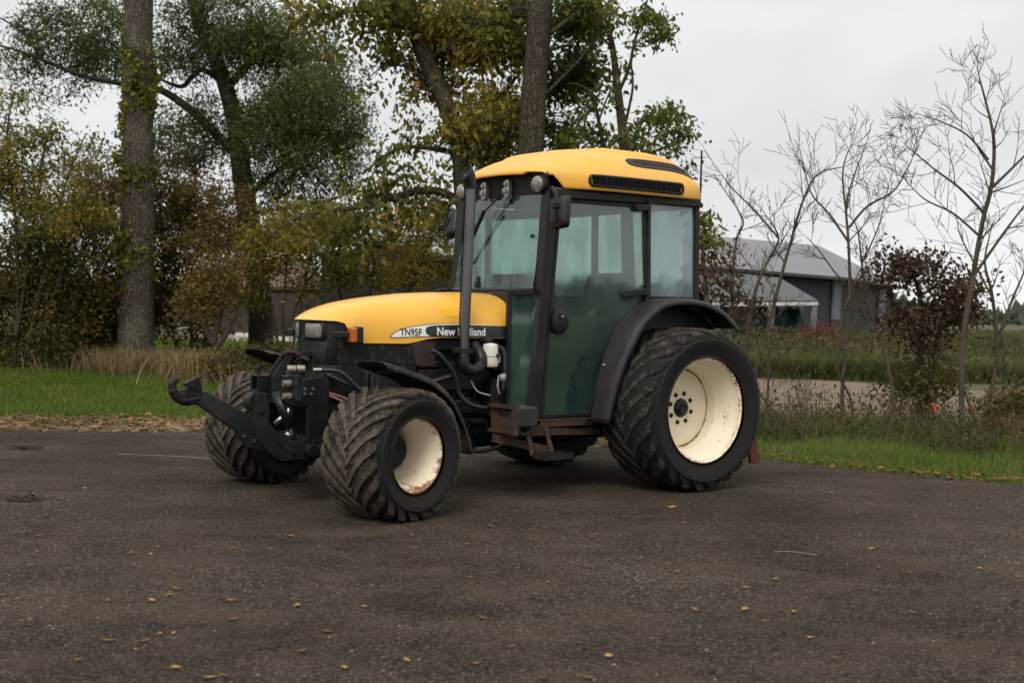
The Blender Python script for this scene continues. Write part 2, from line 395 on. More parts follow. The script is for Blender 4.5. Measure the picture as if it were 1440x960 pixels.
fl = MB().lathe([(-.01, .005), (.0, .040), (.015, .044), (.105, .044), (.125, .040), (.133, .005)], (1.238, .40, .742), (.05, .05, 1), 28).build('oil_filter', M['white_filter'], TR, angle=35)
MB().lathe([(.0, .0452), (.012, .0452)], (1.238, .40, .744), (.05, .05, 1), 28).build('filter_band', worn('orange_band', (.45, .24, .06), (.6, .5, .35), .4, .7, 20), fl)
b = MB(); b.lathe([(.058, .0447), (.061, .0447)], (1.238, .40, .742), (.05, .05, 1), 28); b.box((1.225, .4445, .803), (.012, .003, .022)); b.box((1.208, .442, .803), (.009, .003, .022)); b.build('filter_print', M['black_decal'], fl)
b = MB(); b.tube(smooth_path([(1.24, .40, .875), (1.24, .37, .89), (1.26, .28, .89)], 5), .025, 10); b.build('filter_head', M['engine'], TR, smooth=True)
b = MB(); b.tube(smooth_path([(1.424, .40, .80), (1.42, .405, .745), (1.37, .41, .72), (1.31, .40, .745), (1.297, .39, .80), (1.30, .32, .86)], 6), [.036]*31, 16); b.build('exhaust_elbow', M['black_paint'], TR, smooth=True)
for pts, r, mt in (([(1.60, .34, .83), (1.55, .36, .80), (1.47, .38, .70), (1.44, .38, .60), (1.38, .40, .53), (1.25, .42, .50)], .014, 'hose'),
                   ([(1.66, .33, .62), (1.58, .35, .66), (1.47, .36, .69)], .016, 'hose'),
                   ([(1.205, .41, .86), (1.17, .43, .83), (1.165, .44, .74), (1.175, .44, .60)], .012, 'hose'),
                   ([(1.36, .385, .66), (1.32, .395, .60), (1.24, .41, .575)], .005, 'grey_wire'),
                   ([(1.215, .41, .83), (1.19, .42, .80), (1.20, .43, .76)], .006, 'grey_wire'),
                   ([(1.19, .42, .69), (1.205, .43, .63), (1.19, .43, .585)], .005, 'grey_wire'),
                   ([(1.45, .33, .30), (1.30, .36, .255), (1.15, .36, .27), (1.05, .34, .33)], .013, 'hose'),
                   ([(1.75, .28, .60), (1.62, .30, .52), (1.50, .30, .52), (1.3, .30, .55)], .011, 'hose'),
                   ([(2.0, .25, .56), (1.85, .28, .50), (1.72, .28, .47)], .012, 'hose')):
    MB().tube(smooth_path(pts, 6), r, 8).build('hose' if mt == 'hose' else 'wire', M[mt], TR, smooth=True)
MB().tube([(1.175, .44, .66), (1.176, .44, .70)], .018, 10).build('hose_clamp', M['grey_wire'], TR, smooth=True)

# ---- bonnet
XT = [(.9, 1.158), (1.2, 1.162), (1.4, 1.158), (1.6, 1.146), (1.8, 1.123), (2.0, 1.090), (2.1, 1.070), (2.2, 1.048), (2.27, 1.034)]
XW = [(1.0, .364), (1.2, .350), (1.4, .328), (1.7, .285), (1.95, .240), (2.0, .232)]
XB = [(1.0, .90), (1.52, .90), (1.60, .893), (1.66, .878), (1.72, .866), (1.985, .866), (2.01, .872), (2.035, .895), (2.05, .94), (2.07, .972), (2.11, .985), (2.3, .99)]
def itp(T, x):
    if x <= T[0][0]: return T[0][1]
    for (a, p), (c, q) in zip(T, T[1:]):
        if x <= c: return p + (q-p)*(x-a)/(c-a)
    return T[-1][1]
def outline(off=0., xback=1.035, nb=34, nn=36):
    pts = []
    for i in range(nb): x = xback + (1.93-xback)*i/nb; pts.append((x, itp(XW, x)+off))
    w0 = itp(XW, 1.93)
    for i in range(nn+1):
        a = math.pi/2 - math.pi*i/nn; c, s = math.cos(a), math.sin(a)
        pts.append((1.93 + (.305+off)*abs(c)**(2/2.25), math.copysign((w0+off)*abs(s)**(2/2.25), s)))
    for i in range(nb-1, -1, -1): x = xback + (1.93-xback)*i/nb; pts.append((x, -itp(XW, x)-off))
    return pts
def NHx(x): return 2.7 if x < 1.70 else min(3.9, 2.7 + (x-1.70)*2.2)
NH = 2.7
def hood_pt(q, s):
    """one smooth body down to the belt line; its lower edge is trimmed along XB"""
    k = min(max((q[0]-1.90)/.33, 0), 1); k = k*k*(3-2*k); n = NHx(q[0])
    zc = itp(XB, q[0]); z0 = .866 if q[0] > 1.72 else zc
    sx = min(q[0], 1.80); qx, qy = q[0] + .042*k, q[1]*(1 + .035*k)
    def ev(t): px = sx + (qx-sx)*t; return (px, qy*t, z0 + (itp(XT, px)-z0)*(max(0, 1-t**n))**(1/n))
    sc_ = 1.
    if zc > z0 + 1e-4:
        lo, hi = 0., 1.
        for _ in range(30):
            md = (lo+hi)/2
            if ev(md)[2] > zc: lo = md
            else: hi = md
        sc_ = lo
    return ev(s*sc_)
O = outline()
rows = [[hood_pt(q, s) for q in O] for s in [1.0, .9995, .997, .99, .975, .95, .91, .86, .8, .7, .55, .35, .15, 0.]]
b = MB().grid(rows)
ed = rows[0]
lip = [ed, [(1.80 + (p_[0]-1.80)*.98 if p_[0] > 1.8 else p_[0], p_[1]*.96, p_[2]-.001) for p_ in ed], [(1.80 + (p_[0]-1.80)*.80 if p_[0] > 1.8 else p_[0], p_[1]*.80, p_[2]-.001) for p_ in ed]]
b.grid(lip)
hood = b.build('bonnet', M['yellow'], TR, angle=50)
# back rim of the bonnet
def yside(x, z, off=.003):
    zb, zt = itp(XB, x), itp(XT, x); t = min(max((z-zb)/(zt-zb), 0), 1)
    return itp(XW, x)*(1-t**NH)**(1/NH) + off
def side_patch(poly_top, poly_bot, off, n=40):
    """strip on the left and right flank between two x,z polylines of equal length"""
    for sg in (1, -1):
        A = smooth_path([(x, 0, z) for x, z in poly_top], 6); Bm = smooth_path([(x, 0, z) for x, z in poly_bot], 6)
        rows = []
        for k in range(5):
            t = k/4; rows.append([((a.x+(c.x-a.x)*t), sg*yside(a.x+(c.x-a.x)*t, a.z+(c.z-a.z)*t, off), a.z+(c.z-a.z)*t) for a, c in zip(A, Bm)])
        yield MB().grid(rows)
for mb in side_patch([(1.826, .9005), (1.80, .928), (1.735, .953), (1.66, .967), (1.58, .977), (1.50, .981), (1.42, .983)], [(1.826, .8995), (1.80, .8965), (1.735, .899), (1.66, .902), (1.58, .904), (1.50, .906), (1.42, .907)], .0022):
    mb.build('side_decal', M['black_decal'], hood, smooth=True)
for mb in side_patch([(1.819, .9008), (1.797, .925), (1.735, .949), (1.66, .963), (1.58, .973), (1.50, .978), (1.40, .980)], [(1.819, .9002), (1.797, .9005), (1.735, .903), (1.66, .906), (1.58, .908), (1.50, .910), (1.40, .911)], .0036):
    mb.build('side_decal', M['white_decal'], hood, smooth=True)
for mb in side_patch([(1.617, .940), (1.608, .957), (1.575, .967), (1.50, .971), (1.42, .972), (1.25, .972), (1.05, .970)], [(1.617, .938), (1.608, .920), (1.575, .908), (1.50, .906), (1.42, .905), (1.25, .904), (1.05, .904)], .0052):
    mb.build('side_decal', M['black_decal'], hood, smooth=True)
for mb in side_patch([(1.46, .9755), (1.40, .9775), (1.30, .9775), (1.20, .976)], [(1.46, .9735), (1.40, .9735), (1.30, .9735), (1.20, .9735)], .006):
    mb.build('side_decal', M['white_decal'], hood, smooth=True)
def lettering(txt, xs, xe, z0, hgt, mat, off, bold=.0):
    cu = bpy.data.curves.new('lettering', 'FONT'); cu.body = txt; cu.size = 1; cu.offset = bold
    tmp = bpy.data.objects.new('lettering', cu); col.objects.link(tmp); bpy.context.view_layer.update()
    me = bpy.data.meshes.new_from_object(tmp); bpy.data.objects.remove(tmp)
    vs = [v.co.copy() for v in me.vertices]; fs = [tuple(p.vertices) for p in me.polygons]; bpy.data.meshes.remove(me)
    x0, x1 = min(v.x for v in vs), max(v.x for v in vs); cap = .70
    for sg in (1, -1):
        out = []
        for v in vs:
            t = (v.x-x0)/(x1-x0); z = z0 + v.y/cap*hgt
            x = xs + (xe-xs)*t if sg > 0 else xe + (xs-xe)*t
            out.append((x, sg*yside(x, z, off), z))
        MB().add(out, fs).build('lettering', mat, hood)
lettering('TN95F', 1.768, 1.640, .9115, .038, M['black_decal'], .0058, .018)
lettering('New Holland', 1.548, 1.243, .9145, .044, M['white_decal'], .0075, .024)

for sg in (1, -1):
    ps = [[(x, sg*yside(x, z, .0016), z) for x in np.linspace(1.50, 1.40, 6)] for z in np.linspace(1.02, 1.10, 6)]
    MB().grid(ps).build('paint_patch', principled('fresh_yellow', (.80, .44, .02), .35), hood, smooth=True)
# ---- nose: lamp panel and dirty lower grille
def shell(z_rows, off, xb, name, mat, parent=TR, xmin=None, **kw):
    o = outline(off, xb)
    b = MB().grid([[(q[0], q[1]*k, z if z < .9 else min(z, itp(XB, q[0]) + .006)) for q in o] for z, k in z_rows])
    return b.build(name, mat, parent, **kw)
nose = shell([(.99, .985), (.875, .985), (.872, .94)], -.012, 1.985, 'lamp_panel', M['black_plastic'], angle=40)
shell([(.872, .94), (.866, .985), (.75, .985), (.747, .97), (.742, .97), (.739, .985), (.60, .97), (.585, .90), (.585, .0)], -.006, 1.66, 'lower_grille', M['dirty_black'], angle=40)
def lens_shape(y0, y1, z0, z1, x, name, mat, parent, r=.02, off=.0):
    pts = []
    for cx, cz, a0 in ((y1-r, z1-r, 0), (y0+r, z1-r, 90), (y0+r, z0+r, 180), (y1-r, z0+r, 270)):
        for k in range(5): a = R(a0 + 22.5*k); pts.append((cx + r*math.cos(a), cz + r*math.sin(a)))
    def xs(y): return x - 2.0*y*y
    rows = [[(xs(p[0]) - .03, p[0], p[1]) for p in pts], [(xs(p[0]), p[0], p[1]) for p in pts]]
    cy, cz = (y0+y1)/2, (z0+z1)/2
    rows.append([(xs(cy+(p[0]-cy)*.9) + .004, cy+(p[0]-cy)*.9, cz+(p[1]-cz)*.9) for p in pts])
    rows.append([(xs(cy+(p[0]-cy)*.3) + .007, cy+(p[0]-cy)*.3, cz+(p[1]-cz)*.3) for p in pts])
    b = MB().grid(rows, close=True); n = len(b.v); b.f.append(tuple(range(n-len(pts), n)))
    return b.build(name, mat, parent, angle=50)
for y in (.092, -.092):
    bz = lens_shape(y-.066, y+.066, .880, .977, 2.226, 'headlight', M['black_paint'], TR)
    lens_shape(y-.055, y+.055, .889, .969, 2.2305, 'headlight_lens', M['lens'], bz, .022)
b = MB().lathe([(.0, .0165), (.006, .0155), (.007, .001)], (2.214, 0, .93), (1, 0, 0), 20); b.v = [(x, y*.7, .93+(z-.93)*1.25) for x, y, z in b.v]
bd = b.build('emblem', M['blue_badge'], TR, angle=40)
MB().prism([(-.004, .918), (.004, .918), (.0065, .942), (-.001, .946), (-.0065, .938)], 2.2205, 2.2225, 'x').build('emblem_mark', M['white_badge'], bd)
for sg in (1, -1):
    arm = MB().box((2.125, sg*.262, .912), (.09, .06, .035)).build('turn_signal', M['black_plastic'], TR, bevel=.006)
    MB().box((2.045, sg*.293, .912), (.036, .074, .092)).build('signal_housing', M['black_plastic'], arm, bevel=.01)
    MB().box((2.078, sg*.293, .912), (.034, .066, .082)).build('signal_lens', M['amber'], arm, bevel=.010)

# ---- exhaust stack
b = MB(); n = 20
b.tube(smooth_path([(1.424, .40, .80), (1.412, .40, 1.2), (1.400, .40, 1.62), (1.399, .40, 1.74)], 4), .028, n, cap=False)
stack = b.build('exhaust_stack', M['stack'], TR, angle=50)
rows = []
for cx, cz, nx, nz, ra, rb in ((1.399, 1.735, 0, 1, .0325, .0325), (1.402, 1.765, .2, .98, .032, .033), (1.412, 1.80, .55, .83, .0315, .042), (1.430, 1.828, .9, .43, .031, .054), (1.436, 1.83, .9, .43, .028, .050), (1.402, 1.80, .55, .83, .025, .034), (1.399, 1.74, 0, 1, .024, .024)):
    rows.append([(cx - nz*rb*math.cos(t), .40 + ra*math.sin(t), cz + nx*rb*math.cos(t)) for t in [2*math.pi*q/24 for q in range(24)]])
MB().grid(rows, close=True).build('stack_outlet', M['black_paint'], stack, smooth=True)
# perforated guard on the front side of the stack
rows = []
for i in range(60):
    z = .90 + .78*i/59; x0 = 1.422 - (z-.8)*.026
    rows.append([(x0 + .0365*math.cos(R(a)), .40 + .0365*math.sin(R(a)), z) for a in range(-130, -40, 9)])
gd = MB().grid(rows)
gd.f = [f for q, f in enumerate(gd.f) if not ((q//9) % 2 == 1 and (q % 9) % 2 == 1)]
gd.build('stack_guard', M['black_paint'], stack, solid=.002, smooth=True)
b = MB(); b.tube([(1.424, .40, .815), (1.423, .40, .845)], .052, 20); b.box((1.48, .42, .83), (.06, .025, .03)); b.tube([(1.50, .40, .83), (1.50, .45, .83)], .009, 8); b.build('stack_clamp', M['engine'], stack, bevel=.002)

# ---- cab frame
A0, A1 = Vector((.962, .435, .42)), Vector((.858, .435, 1.76))
b = MB()
for sg in (1, -1):
    m = lambda p: (p[0], sg*p[1], p[2])
    b.bar(m(A0), m(A1), .07, .078, (0, 1, 0))
    b.bar(m((.135, .505, 1.15)), m((.155, .505, 1.75)), .03, .035, (0, 1, 0))                # post behind the door
    b.bar(m((-.29, .49, 1.14)), m((-.275, .49, 1.76)), .04, .035, (0, 1, 0))                # rear corner post
    b.bar(m((.88, .462, 1.748)), m((-.272, .508, 1.762)), .05, .06, (0, 1, 0))              # roof rail
    b.bar(m((1.09, .385, 1.165)), m((.955, .425, 1.172)), .03, .035)                        # bar over the corner pane
    b.bar(m((1.10, .38, .49)), m((1.10, .38, 1.18)), .026, .03, (0, 1, 0))
    b.bar(m((1.10, .385, .49)), m((.96, .43, .455)), .03, .03)
    b.bar(m((.55, .49, .40)), m((.95, .45, .42)), .05, .03)
    b.bar(m((-.30, .49, 1.155)), m((.13, .50, 1.155)), .03, .03)
    # inner wheel arch panel, below the side pane
    b.prism([(-.475, .985), (-.35, 1.078), (-.17, 1.142), (.12, 1.14), (.36, .94), (.50, .65), (.55, .40), (.0, .40), (-.30, .6), (-.47, .7)], sg*.478, sg*.488)
W0 = [(.955 + .045*(1-(y/.42)**2), y, 1.178) for y in np.linspace(-.41, .41, 13)]
b.tube(W0, .017, 8)
b.bar((-.30, -.49, 1.15), (-.30, .49, 1.15), .03, .04); b.bar((-.285, -.49, 1.755), (-.285, .49, 1.755), .04, .05)
b.prism([(-.31, .45), (-.27, .45), (-.27, 1.15), (-.31, 1.15)], -.48, .48)
cab = b.build('cab_frame', M['black_paint'], TR, bevel=.006)
b = MB(); rows = []
for z, dx in ((1.735, -.002), (1.79, .01), (1.85, .03), (1.875, .02)):
    rows.append([(.850 + .055*(1-(y/.46)**2) + dx*.5 - (.03 if abs(y) > .43 else 0), y, z) for y in np.linspace(-.425, .425, 21)])
b.grid(rows); b.build('roof_header', M['dark'], TR, solid=.01)
MB().prism([(1.0, .42), (1.045, .42), (1.05, 1.17), (1.0, 1.17)], -.37, .37).build('bulkhead', M['black_plastic'], TR, bevel=.01)
MB().box((.40, 0, .425), (1.1, .88, .03)).build('cab_floor', M['interior'], TR)
# ---- glass
rows = []
for z in np.linspace(1.185, 1.745, 8): rows.append([(.948 + .045*(1-(y/.42)**2) - (z-1.18)*.145, y, z) for y in np.linspace(-.405, .405, 17)])
MB().grid(rows).build('windscreen', M['glass_front'], TR, smooth=True)
for sg in (1, -1):
    MB().grid([[(1.092, sg*.382, .50), (.965, sg*.43, .47)], [(1.092, sg*.382, 1.155), (.93, sg*.43, 1.16)]]).build('corner_window', M['glass_low'], TR)
    MB().grid([[(.118, sg*.504, 1.165), (-.275, sg*.492, 1.165)], [(.138, sg*.504, 1.735), (-.262, sg*.492, 1.738)]]).build('side_window', M['glass_rear'], TR)
MB().grid([[(-.298, -.47, 1.165), (-.298, .47, 1.165)], [(-.29, -.47, 1.735), (-.29, .47, 1.735)]]).build('rear_window', M['glass_rear'], TR)
# ---- doors
door_poly = [(.915, .44), (.818, 1.722), (.175, 1.722), (.158, 1.40), (.142, 1.195), (.20, 1.12), (.275, 1.035), (.35, .945), (.43, .81), (.49, .665), (.53, .53), (.545, .44)]
def inset(poly, d):
    n = len(poly); out = []; area = sum(poly[i][0]*poly[(i+1) % n][1] - poly[(i+1) % n][0]*poly[i][1] for i in range(n)); s = 1 if area > 0 else -1
    for i in range(n):
        p, q, r = Vector(poly[i-1]), Vector(poly[i]), Vector(poly[(i+1) % n])
        n1 = Vector((-(q-p).y, (q-p).x)).normalized()*s; n2 = Vector((-(r-q).y, (r-q).x)).normalized()*s
        nn = (n1+n2); nn = nn/max(nn.length_squared/2, .4)
        out.append(tuple(q + nn*d))
    return out
def dy(x): return .452 + (.92-x)*.072
for sg in (1, -1):
    pin = inset(door_poly, .022); b = MB(); n = len(door_poly)
    V = lambda P, o: [(x, sg*(dy(x)+o), z) for x, z in P]
    b.add(V(door_poly, .010) + V(pin, .010) + V(pin, -.015) + V(door_poly, -.015),
          [(i, (i+1) % n, n+(i+1) % n, n+i) for i in range(n)] + [(n+i, n+(i+1) % n, 2*n+(i+1) % n, 2*n+i) for i in range(n)] + [(3*n+i, 2*n+i, 2*n+(i+1) % n, 3*n+(i+1) % n) for i in range(n)] + [(i, 3*n+i, 3*n+(i+1) % n, (i+1) % n) for i in range(n)])
    door = b.build('door', M['black_paint'], TR, bevel=.004)
    g = MB(); pp = inset(door_poly, .012)
    hi = [q for q in pp]
    g.add(V(pp, .002), [tuple(range(n))]); gd = g.build('door_window', M['glass'], door)
    bm = bmesh.new(); bm.from_mesh(gd.data); bmesh.ops.triangulate(bm, faces=bm.faces); bm.to_mesh(gd.data); bm.free()
    h = MB(); h.lathe([(0, .055), (.018, .062), (.036, .058), (.046, .04), (.048, .001)], (0, 0, 0), (0, 1, 0), 28); h.v = [(.808+x*1.02, sg*(dy(.8)+y), 1.005+z*1.28) for x, y, z in h.v]
    hd = h.build('door_handle', M['black_plastic'], door, angle=40)
    MB().box((.812, sg*(dy(.8)+.049), 1.035), (.034, .008, .034)).build('lock_recess', M['dark'], hd, bevel=.004)
    MB().lathe([(0, .009), (.006, .008), (.007, .001)], (.812, sg*(dy(.8)+.053), 1.032), (0, sg, 0), 12).build('key_lock', M['chrome'], hd)
    for z, L in ((1.700, .085), (1.188, .17)):
        hh = MB(); x1 = .165
        hh.bar((x1+L, sg*(dy(x1+L)+.022), z-(.012 if L > .1 else 0)), (x1, sg*(dy(x1)+.025), z+.006), .022, .042, (0, 0, 1)); hh.tube([(x1+L, sg*(dy(x1+L)+.013), z-(.012 if L > .1 else 0)), (x1+L, sg*(dy(x1+L)+.033), z-(.012 if L > .1 else 0))], .023, 14)
        hh.bar((x1-.005, sg*.525, z-.06), (x1-.005, sg*.525, z+.05), .024, .024, (0, 1, 0))
        hh.build('hinge', M['black_plastic'], door, bevel=.006)
# ---- rear mudguards
FP = [(-.485, .975), (-.45, 1.01), (-.36, 1.074), (-.27, 1.115), (-.17, 1.14), (-.05, 1.152), (.07, 1.148), (.15, 1.135), (.22, 1.11), (.33, 1.03), (.40, .945), (.455, .84), (.505, .70), (.54, .55), (.565, .41)]
for sg in (1, -1):
    fp = smooth_path([(x, 0, z) for x, z in FP], 3); rows = []; m = len(fp)
    for i, p in enumerate(fp):
        t = i/(m-1); yo = .70 if t < .75 else .70 - (t-.75)*.25; dx = .030*(1 if t > .4 else t/.4)
        q0 = fp[max(i-1, 0)]; q1 = fp[min(i+1, m-1)]; d = (q1-q0).normalized(); nrm = Vector((d.z, 0, -d.x)) * -1
        rows.append([(p.x+nrm.x*o, sg*y, p.z+nrm.z*o) for y, o in ((.488, -.004), (.52, .002), (yo-.05, .004), (yo-.012, .0), (yo, -.012), (yo+.002, -.035))])
    MB().grid(rows).build('rear_mudguard', M['fender'], TR, smooth=True, solid=.006)
    for x, z in ((.50, .745), (.565, .425)):
        pass
    MB().tube([(.53, sg*.50, .43), (.56, sg*.56, .432)], .008, 8).build('mudguard_bolt', M['chrome'], TR, smooth=True)
    MB().tube([(.48, sg*.53, .745), (.506, sg*.535, .748)], .008, 8).build('mudguard_bolt', M['chrome'], TR, smooth=True)
    MB().box((-.33, sg*.60, 1.095), (.06, .05, .02), Matrix.Rotation(R(-35), 3, 'Y')).build('tail_lamp', M['black_plastic'], TR, bevel=.006)
# ---- roof
RC, RAF, RAB, RB, RE = .27, .705, .635, .568, 6.0
SIDE = [(0, 2.078), (.3, 2.070), (.6, 2.043), (.74, 2.015), (.82, 1.985), (.89, 1.945), (.94, 1.912), (.98, 1.880), (1.0, 1.845)]
FRONT = [(0, 2.078), (.3, 2.060), (.55, 2.026), (.655, 2.005), (.69, 1.976), (.82, 1.957), (.92, 1.928), (.97, 1.908), (1.0, 1.888)]
def rs(x, y):
    a = RAF if x > RC else RAB; p = 2.7 if x > RC else RE
    e1, e2 = abs((x-RC)/a), abs(y/RB)
    if x > RC:
        return (e1**3.1 + e2**3.1)**(1/3.1)
    return (e1**RE + e2**RE)**(1/RE)
def rdir(th):
    c, s = math.cos(th), math.sin(th); d = rs(RC + c, s); return RC + c/d, s/d
def wfront(x, y): t = max(0, (x-RC)/RAF); return min(1, t*t*1.15)
def roofz(x, y):
    s = min(rs(x, y), 1); w = wfront(x, y); return itp(SIDE, s)*(1-w) + itp(FRONT, s)*w
def zbot(x, y):
    ay = abs(y)
    side = 1.778
    if x < .5: return side
    front = 1.856 + .012*(1-(ay/.4)**2 if ay < .4 else 0) + (.016 if .29 < ay < .41 else 0)
    t = min(max((.482-ay)/.035, 0), 1); t = t*t*(3-2*t)
    return side*(1-t) + front*t
TH = []
k = 0
TH = [2*math.pi*i/144 for i in range(144)]
rows = []
ring = [rdir(t) for t in TH]
for s in (.0, .15, .3, .45, .6, .65, .657, .69, .697, .74, .79, .84, .89, .93, .96, .98, .992, 1.0):
    rows.append([(RC+(x-RC)*max(s, .001), y*max(s, .001), roofz(RC+(x-RC)*s, y*s)) for x, y in ring])
def low(f, k): return [(RC+(x-RC)*k, y*k, zbot(x, y) + (min(roofz(x, y), 1.885)-zbot(x, y))*f) for x, y in ring]
rows += [low(.6, 1.004), low(.25, 1.004), low(.08, 1.002), low(0, .994), low(.0, .97), low(.1, .955)]
roof = MB().grid(rows, close=True).build('roof', M['yellow_roof'], TR, smooth=True)
# raised rear panel on the roof
rows = []
for s, o in ((0, .024), (.5, .024), (.85, .023), (.94, .020), (.98, .012), (1., -.006)):
    rows.append([(-.02 + .31*s*math.copysign(abs(math.cos(t))**.5, math.cos(t)), .40*s*math.copysign(abs(math.sin(t))**.5, math.sin(t)), 0) for t in TH])
    rows[-1] = [(x, y, roofz(x, y)+o) for x, y, _ in rows[-1]]
MB().grid(rows, close=True).build('roof_panel', M['yellow_roof'], roof, smooth=True)
for sg in (1, -1):
    # side air intake: dark frame with slats
    def yw(x): 
        lo, hi = .3, .7
        for _ in range(24):
            md_ = (lo+hi)/2
            if rs(x, md_) < 1: lo = md_
            else: hi = md_
        return lo*1.004
    xa, xb = -.085, .655
    st = [(xa + .022 + (xb-xa-.044)*i/16) for i in range(17)]
    fr = MB(); outl = []
    H0, H1 = 1.800, 1.868
    def ring_pts(grow):
        pts = []; r = .028
        for cx, cz, a0 in ((xb-r, H1-r, 0), (xa+r, H1-r, 90), (xa+r, H0+r, 180), (xb-r, H0+r, 270)):
            for q in range(6):
                a = R(a0 + 18*q); pts.append((cx + (r+grow)*math.cos(a), cz + (r+grow)*math.sin(a)))
        # fill long sides so the frame follows the curved wall
        out = []
        for i, p in enumerate(pts):
            out.append(p); q = pts[(i+1) % len(pts)]
            if abs(q[0]-p[0]) > .2: out += [(p[0]+(q[0]-p[0])*j/14, p[1]+(q[1]-p[1])*j/14) for j in range(1, 14)]
        return out
    def slope(z): return (-.008 if z > 1.85 else 0)
    rowsf = [[(x, sg*(yw(x)+o), z) for x, z in ring_pts(gw)] for gw, o in ((.004, -.01), (.003, .008), (-.004, .012), (-.010, .010), (-.012, -.012))]
    fr.grid(rowsf, close=True); gf = fr.build('air_intake', M['black_plastic'], roof, angle=50)
    bk = MB().grid([[(x, sg*(yw(x)+.0015), z) for x in st] for z in (H0+.004, H1-.004)]); bk.build('intake_back', M['dark'], gf)
    sl = MB()
    for z in (1.812, 1.823, 1.834, 1.845, 1.856):
        sl.grid([[(x, sg*(yw(x)+o), z+dz) for x in st] for o, dz in ((.002, .002), (.011, -.001), (.011, -.003), (.002, .0))])
    for j in range(1, 16, 1):
        x = st[j]; sl.box((x, sg*(yw(x)+.006), (H0+H1)/2), (.004, .007, H1-H0-.014))
    sl.build('intake_slat', M['black_paint'], gf)
    # oval vent panel on the upper slope
    rows = []
    for s, o in ((0, .008), (.6, .009), (.9, .010), (.97, .008), (1., -.004)):
        rr = []
        for t in TH:
            c, q = math.cos(t), math.sin(t)
            x = .025 + .285*s*math.copysign(abs(c)**.45, c); tt = s*math.copysign(abs(q)**.62, q)
            y = .474 + .032*tt
            rr.append((x, sg*y, roofz(x, y)+o))
        rows.append(rr)
    MB().grid(rows, close=True).build('vent_panel', M['fender'], roof, smooth=True)
    rows = []
    for s in (0, .5, 1.):
        rows.append([(.025 + .225*s*math.copysign(abs(math.cos(t))**.45, math.cos(t)), sg*(.474 + .016*s*math.copysign(abs(math.sin(t))**.6, math.sin(t))), 0) for t in TH])
        rows[-1] = [(x, y, roofz(x, abs(y))+.0125) for x, y, _ in rows[-1]]
    MB().grid(rows, close=True).build('vent_mesh', worn('dusty_vent_mesh', (.035, .018, .012), (.07, .04, .025), .4, .7, 25, .8, .9), roof, smooth=True)
    # corner lamp
    lc = (.912, sg*.392, 1.800); ax = (1, sg*.12, -.06)
    lb = MB().lathe([(-.07, .02), (-.05, .045), (0, .053), (.012, .053), (.014, .047), (.010, .045)], lc, ax, 28).build('roof_lamp', M['black_plastic'], TR, angle=45)
    MB().lathe([(.004, .049), (.016, .0485), (.026, .040), (.033, .022), (.035, .001)], lc, ax, 28).build('lamp_lens', M['lens'], lb, smooth=True)
    # bare lamp bracket on the header
    y = sg*.118
    b = MB(); b.prism([(-.006, 1.735), (.010, 1.728), (.030, 1.74), (.036, 1.775), (.034, 1.815), (.030, 1.822), (.030, 1.84), (-.006, 1.84), (-.008, 1.80), (-.016, 1.76)], .925, .955, 'x'); b.box((.962, .008, 1.775), (.02, .03, .03)); b.box((.962, .014, 1.815), (.02, .022, .02))
    b.v = [(x, y + q, z) for x, q, z in b.v]
    b.build('lamp_bracket', M['chrome'], TR, bevel=.003)
    # mirrors
    if sg > 0:
        mt = Matrix.Translation((.905, .585, 1.630)) @ Matrix.Rotation(R(8), 4, 'Z') @ Matrix.Rotation(R(-6), 4, 'Y') @ Matrix.Rotation(R(6), 4, 'X')
    else:
        mt = Matrix.Translation((.85, -.590, 1.612)) @ Matrix.Rotation(R(-12), 4, 'Z') @ Matrix.Rotation(R(-10), 4, 'Y') @ Matrix.Rotation(R(14), 4, 'X')
    pts = []
    for cx, cz, a0, r in ((.047, .064, 0, .028), (-.047, .064, 90, .028), (-.041, -.064, 180, .028), (.041, -.064, 270, .028)):
        for q in range(5): a = R(a0+22.5*q); pts.append((cx*1.0+r*math.cos(a)*.8, cz+r*math.sin(a)))
    mb = MB(); rows = [[(xx, p[0]*k, p[1]*k) for p in pts] for xx, k in ((-.022, .93), (-.02, 1.0), (.0, 1.0), (.016, .93), (.026, .7), (.03, .3))]
    mb.grid(rows, close=True); n_ = len(mb.v); mb.f += [tuple(range(20)), tuple(range(n_-20, n_))]
    mr = mb.xform(mt).build('mirror', M['black_plastic'], TR, angle=50)
    MB().grid([[(-.0225, p[0]*k, p[1]*k) for p in pts] for k in (.9, .01)], close=True).xform(mt).build('mirror_glass', M['chrome'], mr)
    b = MB()
    if sg > 0:
        b.tube([(.90, .50, 1.78), (.915, .56, 1.735), (.925, .585, 1.66), (.925, .59, 1.59)], [.010, .012, .013, .012], 8); b.box((.935, .585, 1.665), (.03, .03, .035)); b.tube([(.94, .56, 1.66), (.94, .61, 1.66)], .012, 8); b.box((.935, .59, 1.60), (.02, .022, .07)); b.tube([(.86, .45, 1.76), (.90, .51, 1.775)], .012, 8)
    else:
        b.tube(smooth_path([(.88, -.46, 1.735), (.885, -.57, 1.735), (.875, -.60, 1.70), (.88, -.62, 1.63), (.875, -.615, 1.56)], 4), .007, 8); b.box((.875, -.605, 1.62), (.02, .03, .05))
    b.build('mirror_arm', M['rusty_black'], mr, bevel=.002)
